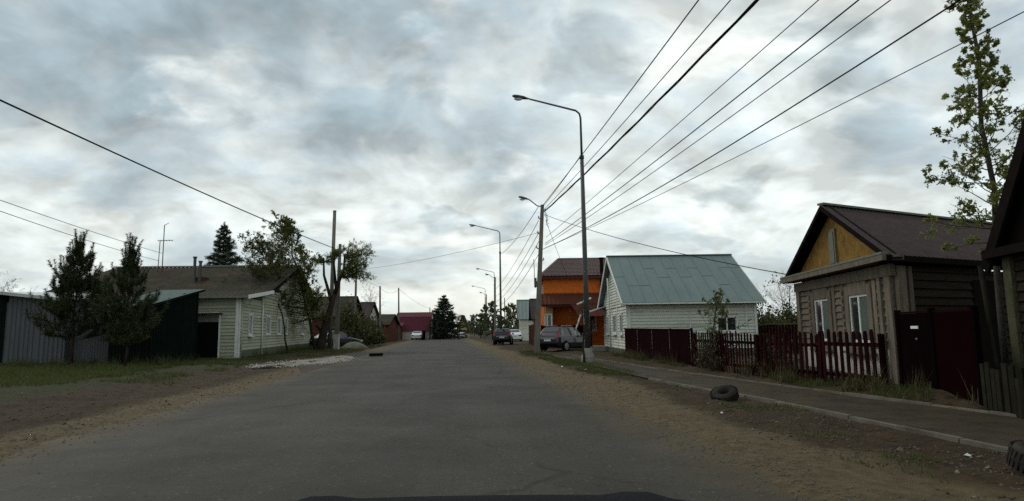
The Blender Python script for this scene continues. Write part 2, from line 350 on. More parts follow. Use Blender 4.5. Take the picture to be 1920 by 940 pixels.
def build_ground():
    us = np.concatenate([-np.geomspace(1500, 16, 26), np.arange(-15.8, -3, .2), np.array([-2.5, 0, 2.5]), np.arange(3, 12, .1), np.geomspace(12, 1500, 40)])
    vs_ = np.concatenate([np.arange(-12, 4, 1.0), np.arange(4, 24, .12), np.arange(24, 50, .3), np.arange(50, 110, 1.), np.geomspace(112, 3000, 22)])
    U, V = np.meshgrid(us, vs_); Z = ground_z(U, V)
    X = -1.1+U*RN[0]+V*RD[0]; Y = U*RN[1]+V*RD[1]
    nu, nv = len(us), len(vs_); idx = np.arange(nu*nv).reshape(nv, nu)
    f = np.stack([idx[:-1,:-1], idx[:-1,1:], idx[1:,1:], idx[1:,:-1]], -1).reshape(-1, 4)
    me = np_mesh('ground', np.stack([X, Y, Z], -1).reshape(-1, 3), f, ground_colour(), True)
    sand = np.where(U > 0, 1-sstep(4.6, 6.2, U-.25*np.sin(V*.5)), .75*(1-sstep(4.2, 6.2, -U)))
    sand = np.clip(sand, 0, 1)*np.where((U > 0) & (V > 26), .75, 1)
    grass = np.where(U < 0, sstep(-6.4, -8.8, U), 0) + np.where((U > 0), .55*np.exp(-((U-6.3)/.6)**2)*sstep(20, 25, V), 0)
    grass = np.where(np.abs(U) > 14, .8, grass); grass = np.where((U > 9.8) & (V > 5), .45, grass)
    ca = me.color_attributes.new('zone', 'FLOAT_COLOR', 'POINT')
    col = np.stack([sand, np.clip(grass, 0, 1), 0*sand, 0*sand+1], -1).reshape(-1).astype(np.float32)
    ca.data.foreach_set('color', col)
    tag(link('ground', me), 'brown dirt and sparse grass ground on both sides of the road', kind='structure')
build_ground()

def asphalt(name, base, dark, dusty, edge=True):
    m = bpy.data.materials.new(name); m.use_nodes = True
    nt = m.node_tree; N = nt.nodes.new; L = nt.links.new; b = nt.nodes['Principled BSDF']; b.inputs['Specular IOR Level'].default_value = .14
    geo = N('ShaderNodeNewGeometry'); uv = N('ShaderNodeUVMap')
    def nz(scale, d=6, r=.6, vec=None, st=(1,1,1)):
        mp = N('ShaderNodeMapping'); mp.inputs['Scale'].default_value = st; L(vec or geo.outputs['Position'], mp.inputs[0])
        n = N('ShaderNodeTexNoise'); n.inputs['Scale'].default_value = scale; n.inputs['Detail'].default_value = d; n.inputs['Roughness'].default_value = r
        L(mp.outputs[0], n.inputs['Vector']); return n.outputs['Fac']
    def mr(v, a, b_, c=0., d=1.):
        r = N('ShaderNodeMapRange'); L(v, r.inputs[0]); r.inputs[1].default_value = a; r.inputs[2].default_value = b_; r.inputs[3].default_value = c; r.inputs[4].default_value = d; return r.outputs[0]
    def mix(f, a, c):
        x = N('ShaderNodeMixRGB'); L(f, x.inputs[0])
        for i, v in ((1, a), (2, c)):
            if isinstance(v, tuple): x.inputs[i].default_value = (*v, 1)
            else: L(v, x.inputs[i])
        return x.outputs[0]
    def mth(op, a, c):
        x = N('ShaderNodeMath'); x.operation = op
        for i, v in ((0, a), (1, c)):
            if isinstance(v, float): x.inputs[i].default_value = v
            else: L(v, x.inputs[i])
        return x.outputs[0]
    grain = nz(26, 6, .85); blot = nz(.5, 6, .6); track = nz(.55, 3, .5, uv.outputs[0], (1.6, .05, 1))
    col = mix(mr(blot, .35, .65), base, dark)
    col = mix(mr(track, .4, .62, 0., .5), col, tuple(x*1.18 for x in base))
    col = mix(mr(grain, .54, .70, 0., .6), col, tuple(x*1.9 for x in base))
    col = mix(mr(grain, .46, .32, 0., .6), col, tuple(x*.5 for x in base))
    # loose aggregate specks, darker repair patches, long cracks
    vs1 = N('ShaderNodeTexVoronoi'); vs1.inputs['Scale'].default_value = 17; L(geo.outputs['Position'], vs1.inputs['Vector']); sc1 = N('ShaderNodeSeparateColor'); L(vs1.outputs['Color'], sc1.inputs[0])
    col = mix(mth('MULTIPLY', mr(vs1.outputs['Distance'], .34, .18), mr(sc1.outputs[0], .80, .98, 0., .75)), col, tuple(x*3.0 for x in base))
    col = mix(mth('MULTIPLY', mr(vs1.outputs['Distance'], .5, .3), mr(sc1.outputs[1], .75, .95, 0., .6)), col, tuple(x*.35 for x in base))
    vp_ = N('ShaderNodeTexVoronoi'); vp_.inputs['Scale'].default_value = .22; mpp = N('ShaderNodeMapping'); mpp.inputs['Scale'].default_value = (1.3, .45, 1); L(uv.outputs[0], mpp.inputs[0]); L(mpp.outputs[0], vp_.inputs['Vector']); scp = N('ShaderNodeSeparateColor'); L(vp_.outputs['Color'], scp.inputs[0])
    col = mix(mr(scp.outputs[0], .55, .62, 0., .38), col, tuple(x*.62 for x in base)); col = mix(mr(scp.outputs[1], .70, .75, 0., .25), col, tuple(x*1.35 for x in base))
    vor = N('ShaderNodeTexVoronoi'); vor.feature = 'DISTANCE_TO_EDGE'; vor.inputs['Scale'].default_value = .16
    mpv = N('ShaderNodeMapping'); mpv.inputs['Scale'].default_value = (1, .7, 1); dn = N('ShaderNodeMixRGB'); dn.blend_type = 'ADD'; dn.inputs[0].default_value = .55
    nn = N('ShaderNodeTexNoise'); nn.inputs['Scale'].default_value = 1.2; nn.inputs['Detail'].default_value = 6; L(geo.outputs['Position'], nn.inputs['Vector'])
    L(geo.outputs['Position'], dn.inputs[1]); L(nn.outputs['Color'], dn.inputs[2]); L(dn.outputs[0], mpv.inputs[0]); L(mpv.outputs[0], vor.inputs['Vector'])
    crack = mth('MULTIPLY', mr(vor.outputs['Distance'], .009, .002, 0., .5), mr(nz(.3), .44, .54))
    col = mix(crack, col, tuple(x*.25 for x in base))
    if edge:   # dust blown in along both edges
        sx = N('ShaderNodeSeparateXYZ'); L(uv.outputs[0], sx.inputs[0]); ab = mth('ABSOLUTE', sx.outputs[0], 0.)
        e = mr(mth('ADD', ab, mth('MULTIPLY', nz(1.6), 1.7)), 4.0, 5.1, 0., .9)
        col = mix(e, col, dusty)
    else:
        col = mix(mr(nz(1.4, 9, .7), .38, .58, 0., .9), col, dusty)
    L(col, b.inputs['Base Color']); L(mr(blot, .3, .7, .72, .88), b.inputs['Roughness'])
    bp = N('ShaderNodeBump'); bp.inputs['Strength'].default_value = .45; bp.inputs['Distance'].default_value = .012; L(grain, bp.inputs['Height']); L(bp.outputs[0], b.inputs['Normal'])
    return m

def strip(name, lines, mat, label, vstep=1.0, zf=None):
    """sheet between lateral tables; lines = list of (v -> u) functions"""
    v0, v1 = lines[0]; left, right, nu = lines[1], lines[2], lines[3]
    vs_ = np.concatenate([np.arange(v0, min(v1, 60), vstep), np.arange(60, v1, 5.), [v1]]) if v1 > 60 else np.append(np.arange(v0, v1, vstep), v1)
    T, V = np.meshgrid(np.linspace(0, 1, nu), vs_)
    Lf = left(vs_)[:, None]; Rt = right(vs_)[:, None]; U = Lf+(Rt-Lf)*T; Z = zf(U, V)
    X = -1.1+U*RN[0]+V*RD[0]; Y = U*RN[1]+V*RD[1]
    idx = np.arange(U.size).reshape(U.shape); f = np.stack([idx[:-1,:-1], idx[:-1,1:], idx[1:,1:], idx[1:,:-1]], -1).reshape(-1, 4)
    me = np_mesh(name, np.stack([X, Y, Z], -1).reshape(-1, 3), f, mat, True)
    uvl = me.uv_layers.new(name='uv'); uvl.data.foreach_set('uv', np.stack([U.ravel()[f], V.ravel()[f]], -1).astype(np.float32).ravel())
    return tag(link(name, me), label, kind='structure')
m_road = asphalt('road_asphalt', (.037,.0335,.0265), (.027,.0245,.0195), (.070,.051,.026))
m_pave = asphalt('pavement_asphalt', (.024,.019,.013), (.017,.0135,.0095), (.046,.033,.017), False)
strip('road', ((-12, 700), lambda v: v*0-4.9, lambda v: v*0+4.9, 9), m_road, 'worn grey asphalt road without markings running ahead', zf=lambda U, V: .012-.0014*U*U+0*V)
strip('pavement', ((-4, 36.5), lambda v: interp(OUT_K, v)+.03, lambda v: interp(IN_K, v)-.03, 5), m_pave, 'narrow dusty asphalt pavement between two kerbs', .5, zf=lambda U, V: .012+(fbm(U*.7, V*.7, 4)-.47)*.05)
strip('side_track', ((58, 63), lambda v: v*0-40., lambda v: v*0-4.6, 20), m_pave, 'dirt side track leaving the road on the left', .5, zf=lambda U, V: .034+0*V) if False else None

unit_kerb = MB().add([(0,-.05,0),(1,-.05,0),(1,.05,0),(0,.05,0),(0,-.045,1),(1,-.045,1),(1,.04,1),(0,.04,1)], [(0,3,2,1),(4,5,6,7),(0,1,5,4),(1,2,6,5),(2,3,7,6),(3,0,4,7)])
kerb_me = bpy.data.meshes.new('kerb_stone'); kerb_me.from_pydata(unit_kerb.v, [], unit_kerb.f); kerb_me.materials.append(m_kerb)
def kerb(tab, v0, v1, label, dz=0.0, gaps=()):
    x, y = UV(float(interp(tab, v0)), v0); root = empty('kerb', (x, y), label, 'kerb', 'concrete kerbs of the pavement')
    v = v0
    while v < v1-.2:
        e = min(v+1.0, v1)
        if not any(a < (v+e)/2 < b for a, b in gaps):
            p = Vector((*UV(float(interp(tab, v)), v), 0)); q = Vector((*UV(float(interp(tab, e)), e), 0)); d = q-p
            j = random.uniform(-.012, .012)
            o = link('kerb_stone', kerb_me, root, (p.x-x, p.y-y, -.20+dz+j), math.atan2(d.y, d.x)+random.uniform(-.012, .012), (d.length-.012, 1, .24))
        v = e
kerb(OUT_K, 1.0, 16.9, 'roadside kerb of worn concrete stones along the dirt verge, nearest the road')
kerb([(6.85,25),(6.75,38)], 26.5, 37.5, 'short kerb of pale concrete stones in front of the parked dark car')
kerb(IN_K, 1.0, 36, 'long inner kerb along the fences, between pavement and gardens', .01)

# ------------------------------------------------------------------ building kit
unit_plank = MB().add([(0,0,0),(1,0,0),(1,-.05,0),(0,-.05,0),(0,0,1),(1,0,1),(1,-.006,1),(0,-.006,1)], [(0,1,2,3),(4,7,6,5),(3,2,6,7),(0,4,5,1),(1,5,6,2),(0,3,7,4)])
plank_me = {}
def plank_mesh(mat):
    if mat.name not in plank_me:
        me = bpy.data.meshes.new('plank'); me.from_pydata(unit_plank.v, [], unit_plank.f); me.materials.append(mat); plank_me[mat.name] = me
    return plank_me[mat.name]
class House:
    def __init__(s, name, loc, label, cat='house', group=None):
        s.root = empty(name, loc, label, cat, group); s.o = Vector((loc[0], loc[1], loc[2] if len(loc) > 2 else 0))
    def put(s, mb, name, mat, parent=None, smooth=False): return mb.build(name, mat, parent or s.root, s.o, smooth)
    def frame(s, p0, p1):
        p0 = Vector((p0[0], p0[1], 0)); p1 = Vector((p1[0], p1[1], 0)); d = (p1-p0); L = d.length; d.normalize(); n = Vector((d.y, -d.x, 0))   # n outwards when p0 is the left end seen from outside
        return p0, d, n, L
    def siding(s, p0, p1, z0, z1, pitch, mat, openings=(), xr=None, out=0.0):
        """lapped boards one by one; xr(z) -> (x0, x1) limits for gables"""
        a, d, n, L = s.frame(p0, p1); me = plank_mesh(mat); rz = math.atan2(d.y, d.x); z = z0
        while z < z1-.02:
            h = min(pitch, z1-z); lo, hi = (0, L) if xr is None else xr(z+h*.5)
            segs = [(lo, hi)]
            for (ox0, ox1, oz0, oz1) in openings:
                if oz0 < z+h*.6 and oz1 > z+h*.4:
                    ns = []
                    for (p, q) in segs:
                        if ox1 <= p or ox0 >= q: ns.append((p, q)); continue
                        if ox0 > p: ns.append((p, ox0))
                        if ox1 < q: ns.append((ox1, q))
                    segs = ns
            for (p, q) in segs:
                if q-p > .05:
                    w = a+d*p+n*out
                    link('plank', me, s.root, (w.x-s.o.x, w.y-s.o.y, z-s.o.z-random.uniform(0,.004)), rz, (q-p, 1, h+.012))
            z += pitch
    def window(s, p0, p1, x, z, w, h, frame=None, pane=None, casing=.10, mull=1, sill=True, proud=.085, trans=0, sash=.045, name='window', head=0.0):
        frame = frame or m_white; pane = pane or m_glass
        a, d, n, L = s.frame(p0, p1)
        def bx(mb, x0, x1, z0, z1, y0, y1):
            P = lambda xx, yy, zz: a+d*xx+n*yy+Vector((0,0,zz))
            return mb.add([P(x0,y1,z0),P(x1,y1,z0),P(x1,y0,z0),P(x0,y0,z0),P(x0,y1,z1),P(x1,y1,z1),P(x1,y0,z1),P(x0,y0,z1)], [(0,3,2,1),(4,5,6,7),(0,1,5,4),(1,2,6,5),(2,3,7,6),(3,0,4,7)])
        cs = MB(); c = casing
        bx(cs, x-c, x, z-c, z+h+c, 0, proud); bx(cs, x+w, x+w+c, z-c, z+h+c, 0, proud); bx(cs, x, x+w, z+h, z+h+c+head, 0, proud+.004); bx(cs, x, x+w, z-c, z, 0, proud)
        win = s.put(cs, name, frame)
        sa = MB(); t = sash
        bx(sa, x, x+t, z, z+h, .004, proud*.6); bx(sa, x+w-t, x+w, z, z+h, .004, proud*.6); bx(sa, x+t, x+w-t, z, z+t, .004, proud*.6); bx(sa, x+t, x+w-t, z+h-t, z+h, .004, proud*.6)
        for k in range(mull):
            xm = x+w*(k+1)/(mull+1); bx(sa, xm-t*.6, xm+t*.6, z+t, z+h-t, .005, proud*.65)
        if trans: bx(sa, x+t, x+w-t, z+h*trans-t*.5, z+h*trans+t*.5, .006, proud*.55)
        s.put(sa, 'frame', m_white if frame is not m_white else frame, win)
        s.put(bx(MB(), x+t*.5, x+w-t*.5, z+t*.5, z+h-t*.5, .002, .016), 'pane', pane, win)
        if sill: s.put(bx(MB(), x-c*1.3, x+w+c*1.3, z-c-.05, z-c, 0, proud+.09), 'sill', frame, win)
        return win
    def vboard(s, p0, p1, x, w, z0, z1, mat, name='corner_board', proud=.075, y0=0.0):
        a, d, n, L = s.frame(p0, p1); P = lambda xx, yy, zz: a+d*xx+n*yy+Vector((0,0,zz))
        x0, x1 = x-w/2, x+w/2
        return s.put(MB().add([P(x0,proud,z0),P(x1,proud,z0),P(x1,y0,z0),P(x0,y0,z0),P(x0,proud,z1),P(x1,proud,z1),P(x1,y0,z1),P(x0,y0,z1)], [(0,3,2,1),(4,5,6,7),(0,1,5,4),(1,2,6,5),(2,3,7,6),(3,0,4,7)]), name, mat)
    def sheet(s, e0, e1, r0, r1, mat, name='roof', waves=0, amp=.02, rows=0, step=.03, thick=.06):
        """roof plane eave e0-e1, ridge r0-r1, with corrugation waves along the eave and stepped tile rows up the slope"""
        e0, e1, r0, r1 = map(Vector, (e0, e1, r0, r1)); nrm = (e1-e0).cross(r0-e0).normalized()
        if nrm.z < 0: nrm = -nrm
        nu = max(1, waves*4); ts = [0, 1]
        if rows: ts = sorted([k/rows for k in range(rows+1)]+[k/rows-.004 for k in range(1, rows+1)])
        V_, F_ = [], []
        for top in (1, 0):
            for t in ts:
                for k in range(nu+1):
                    q = k/nu; p = (e0.lerp(e1, q)).lerp(r0.lerp(r1, q), t)
                    o = amp*math.sin(2*math.pi*q*waves) if waves else 0
                    if rows: o += step*(1-((t*rows+1e-6) % 1.0))
                    V_.append(p+nrm*(o if top else o-thick))
        w = nu+1; m = len(ts); off = w*m
        for j in range(m-1):
            for k in range(nu):
                i = j*w+k; F_.append((i, i+1, i+1+w, i+w)); F_.append((off+i, off+i+w, off+i+w+1, off+i+1))
        for k in range(nu):
            F_.append((k, off+k, off+k+1, k+1)); i = (m-1)*w+k; F_.append((i, i+1, off+i+1, off+i))
        for j in range(m-1):
            i = j*w; F_.append((i, i+w, off+i+w, off+i)); i = j*w+nu; F_.append((i, off+i, off+i+w, i+w))
        return s.put(MB().add(V_, F_), name, mat)
    def poly(s, pts, thick_vec, name, mat): return s.put(MB().prism(pts, thick_vec), name, mat)
    def beam(s, p, q, w, h, name, mat, parent=None): return s.put(MB().beam(p, q, w, h), name, mat, parent)
    def tube(s, pts, r, name, mat, parent=None, n=8): return s.put(MB().tube(pts, r, n), name, mat, parent, True)
def profiled(length, height, pitch=.22, depth=.03):
    """trapezoid steel sheet standing in local xz, front at -y"""
    mb = MB(); pr = []; x = 0
    while x < length-1e-6:
        for dx, y in ((0,0),(.35,0),(.5,-depth),(.85,-depth)):
            xx = x+dx*pitch
            if xx <= length: pr.append((xx, y))
        x += pitch
    pr.append((length, 0)); n = len(pr)
    mb.add([(a,b,0) for a,b in pr]+[(a,b,height) for a,b in pr], [(i,i+1,i+1+n,i+n) for i in range(n-1)]); return mb
def panel_run(house, p0, p1, z0, h0, h1, mat, pw=1.1, name='panel', pitch=.22, depth=.03):
    """sheet panels side by side along a segment, top from h0 to h1"""
    a, d, n, L = house.frame(p0, p1); k = max(1, round(L/pw)); w = L/k; rz = math.atan2(d.y, d.x)
    pr = profiled(w-.006, 1, pitch, depth); me = bpy.data.meshes.new(name); me.from_pydata(pr.v, [], pr.f); me.materials.append(mat)
    for i in range(k):
        p = a+d*(w*i)+n*(.004*(i % 2)); hh = h0+(h1-h0)*(i+.5)/k
        link(name, me, house.root, (p.x-house.o.x, p.y-house.o.y, z0), rz, (1, 1, hh-z0))
def picket_fence(name, pts, z0, h, label, pitch=.15, pw=.085, mat=None, group=None, posts=2.4, jit=.045, wide=()):
    fence = House(name, (*pts[0], 0), label, 'fence', group); mat = mat or m_maroonpick
    mb = MB().prism([(-pw/2,-.012,0),(pw/2,-.012,0),(pw/2,-.012,.94),(pw*.32,-.012,1),(-pw*.32,-.012,1),(-pw/2,-.012,.94)], (0,.024,0))
    me = bpy.data.meshes.new('picket'); me.from_pydata(mb.v, [], mb.f); me.materials.append(mat)
    k = 0
    for i in range(len(pts)-1):
        a, d, n, L = fence.frame(pts[i], pts[i+1]); rz = math.atan2(d.y, d.x)
        cnt = int(L/pitch)
        for j in range(cnt):
            p = a+d*((j+.5)*L/cnt)+n*.035; hh = h+random.uniform(-jit, jit)
            o = link('picket', me, fence.root, (p.x-fence.o.x, p.y-fence.o.y, z0), rz, (random.uniform(.9, 1.1), 1, hh-z0)); o.rotation_euler = (0, random.gauss(0, .022), rz)
        for z in (z0+.28, h-.28): fence.beam(a+Vector((0,0,z)), a+d*L+Vector((0,0,z)), .04, .08, 'rail', mat)
        np_ = max(1, round(L/posts))
        for j in range(np_+1):
            p = a+d*(L*j/np_)-n*.07; fence.put(MB().box((p.x-.045,p.y-.045,-.05), (p.x+.045,p.y+.045,h-.06)), 'post', mat)
    return fence

# ------------------------------------------------------------------ buildings on the right
def white_house():
    A, B, Cc, D = (5.57,31.2), (11.8,31.2), (11.8,39.2), (5.57,39.2)
    h = House('white_house', (*A, 0), 'white plank-sided house with a green metal gable roof behind maroon fence')
    wt = 2.70; rz = 5.22; ym = 35.2
    w = MB().box((5.6,31.23,.02), (11.77,39.17,wt)); w.prism([(5.6,31.23,wt),(5.6,39.17,wt),(5.6,ym,rz-.05)], (6.17,0,0)); h.put(w, 'wall', m_whitesid)
    h.put(MB().box((5.53,31.16,-.1), (11.84,39.24,.34)), 'plinth', m_found)
    # near side: lapped boards, one window
    h.siding(A, B, .36, 2.30, .15, m_whitesid, [(4.22,5.32,1.12,1.92)], out=.005)
    h.siding(A, B, 2.34, 2.58, .12, m_whitesid, out=.012)
    h.window(A, B, 4.30, 1.18, .94, .68, casing=.07, mull=1)
    h.vboard(A, B, .05, .14, .34, 2.62, m_white); h.vboard(A, B, 6.18, .12, .34, 2.62, m_white); h.vboard(A, B, 5.72, .06, .34, 2.5, m_white, 'batten', .07); h.vboard(A, B, 3.0, .05, .34, 2.32, m_white, 'batten', .07)
    # road-side gable
    g0, g1 = D, A
    xr = lambda z: (0, 8.0) if z < wt else (4-(rz-z)/(rz-wt)*4, 4+(rz-z)/(rz-wt)*4)
    ops = [(5.9,6.75,1.05,2.15),(3.6,4.9,1.05,2.15),(1.4,2.1,1.05,2.15)]
    h.siding(g0, g1, .36, 2.45, .15, m_whitesid, ops, out=.005); h.siding(g0, g1, 2.5, rz-.1, .15, m_whitesid, xr=xr, out=.014)
    h.window(g0, g1, 6.0, 1.15, .65, .9, casing=.08, mull=0); h.window(g0, g1, 3.7, 1.15, 1.1, .9, casing=.08, mull=1); h.window(g0, g1, 1.45, 1.15, .6, .9, casing=.08, mull=0)
    h.vboard(g0, g1, 7.94, .14, .34, 2.62, m_white); h.vboard(g0, g1, 5.1, .2, .34, 4.2, m_white, 'batten', .06); h.vboard(g0, g1, 2.6, .14, .34, 4.0, m_white, 'batten', .06)
    h.tube([(5.36,36.0,4.2),(5.40,35.9,2.2),(5.42,35.9,.3)], .05, 'downpipe', m_white)
    # green roof with standing seams and overhang
    e0, e1 = Vector((5.22,30.72,2.60)), Vector((12.12,30.72,2.60)); r0, r1 = Vector((5.22,ym,rz+.12)), Vector((12.12,ym,rz+.12))
    rf = h.sheet(e0, e1, r0, r1, m_greenroof, thick=.05)
    f0, f1 = Vector((5.22,39.7,2.60)), Vector((12.12,39.7,2.60)); h.sheet(f0, f1, r0, r1, m_greenroof, thick=.05)
    for k in range(1, 12):
        q = k/12; h.put(MB().beam(e0.lerp(e1, q)+Vector((0,0,.005)), r0.lerp(r1, q)+Vector((0,0,.005)), .022, .022), 'seam', m_greenroof, rf)
    for k in range(12):
        t = random.choice([.33,.5,.52,.7]); q = k/12; h.put(MB().beam(e0.lerp(e1, q+.004).lerp(r0.lerp(r1, q+.004), t)+Vector((0,0,.004)), e0.lerp(e1, q+.079).lerp(r0.lerp(r1, q+.079), t)+Vector((0,0,.004)), .03, .014), 'seam', m_greenroof, rf)
    h.beam(r0+Vector((-.01,0,.02)), r1+Vector((.01,0,.02)), .22, .05, 'ridge_cap', m_greenroof)
    h.beam(e0+Vector((0,-.03,-.06)), e1+Vector((0,-.03,-.06)), .08, .07, 'gutter', m_white)
    for a, b in ((e0, r0), (f0, r0)): h.beam(a+Vector((.0,0,-.09)), b+Vector((.0,0,-.09)), .05, .16, 'barge_board', m_white)
    for a, b in ((e1, r1), (f1, r1)): h.beam(a+Vector((0,0,-.09)), b+Vector((0,0,-.09)), .05, .16, 'barge_board', m_white)
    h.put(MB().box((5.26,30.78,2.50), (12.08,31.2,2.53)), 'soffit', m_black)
    # porch at the far road-side corner
    pr = h.put(MB().box((4.7,38.2,.0), (5.5,40.4,.35)), 'porch_step', m_concrete)
    h.sheet((4.2,38.0,2.3),(4.2,40.6,2.3),(5.6,38.0,2.75),(5.6,40.6,2.75), m_palemetal, 'porch_roof', thick=.06)
    for y in (38.15, 40.4): h.put(MB().box((4.45,y,0), (4.55,y+.1,2.35)), 'porch_post', m_white)
    h.put(MB().box((4.62,38.35,.35), (4.68,38.95,2.15)), 'door', m_darkwood)
    h.tube([(4.0,40.0,2.9),(4.9,40.0,3.3)], .05, 'gutter', m_white); h.tube([(4.3,40.7,2.3),(3.9,40.7,1.2),(4.0,40.7,.9)], .05, 'downpipe', m_white)
white_house()

def orange_house():
    h = House('orange_house', (2.3,47,0), 'two-storey orange brick house with brown tiled hip roof behind the dark parked car')
    ez = 5.2; rz = 7.05
    h.put(MB().box((2.3,47,-.05), (11,56,ez)), 'wall', m_orange)
    # brick courses as string bands
    for z in (4.95, 4.05): h.put(MB().box((2.27,46.96,z), (11.02,46.998,z+.09)), 'string_course', m_orange)
    E = [(1.95,46.55,ez+.05),(11.4,46.55,ez+.05),(11.4,56.4,ez+.05),(1.95,56.4,ez+.05)]; r0, r1 = (3.75,51.5,rz), (10,51.5,rz)
    h.sheet(E[0], E[1], r0, r1, m_tile, rows=13, step=.06, thick=.05, waves=34, amp=.018); h.sheet(E[3], E[2], r0, r1, m_tile, thick=.05)
    h.put(MB().prism([E[3], E[0], r0], (0,0,-.06)), 'hip_roof', m_tile); h.put(MB().prism([E[1], E[2], r1], (0,0,-.06)), 'hip_roof', m_tile)
    h.beam(r0, r1, .2, .1, 'ridge_cap', m_tile); h.beam(E[0], r0, .16, .1, 'hip_cap', m_tile)
    h.put(MB().box((1.98,46.58,ez-.16), (11.3,46.64,ez+.02)), 'fascia', m_redbrown); h.put(MB().box((2.0,46.64,ez-.08), (11.3,47.0,ez-.05)), 'soffit', m_redbrown)
    h.put(MB().box((1.98,46.66,ez-.16), (2.04,56.3,ez+.02)), 'fascia', m_redbrown)
    for y in (48.2, 50.8): h.window((2.3,56),(2.3,47), 56-y-1.0, 3.4, .8, 1.2, casing=.06)
    # lean-to roofs of the ground floor
    h.sheet((2.0,45.3,3.15),(11,45.3,3.15),(2.0,47.02,4.0),(11,47.02,4.0), m_redbrown, 'lean_to_roof', waves=30, amp=.02, thick=.05)
    h.sheet((4.5,43.6,2.25),(11,43.6,2.25),(4.1,45.32,3.12),(11,45.32,3.12), m_redbrown, 'lean_to_roof', waves=22, amp=.02, thick=.05)
    h.put(MB().box((2.05,45.4,2.98), (4.4,45.46,3.12)), 'fascia', m_redbrown)
    h.put(MB().box((2.35,45.9,-.05), (2.85,46.98,3.3)), 'porch_pier', M('cream_brick', (.30,.20,.10), (.22,.14,.07), 6, .85))
    h.window((2.3,47),(11,47), 2.9, 1.3, .8, 1.2, casing=.07)
    h.window((2.35,46.98),(2.35,45.9), .25, 1.25, .5, 1.2, casing=.05); h.window((2.35,45.9),(2.85,45.9), .1, 1.25, .3, 1.2, casing=.05, mull=0)
    h.put(MB().box((4.9,44.0,-.05), (5.2,46.9,2.4)), 'annexe_wall', m_orange)
    c = h.put(MB().lathe([(.001,3.2),(.13,3.2),(.13,6.45),(.2,6.5),(.2,6.58),(.001,6.6)], 12, (6.55,46.75,0)), 'flue', m_darkwood)
orange_house()

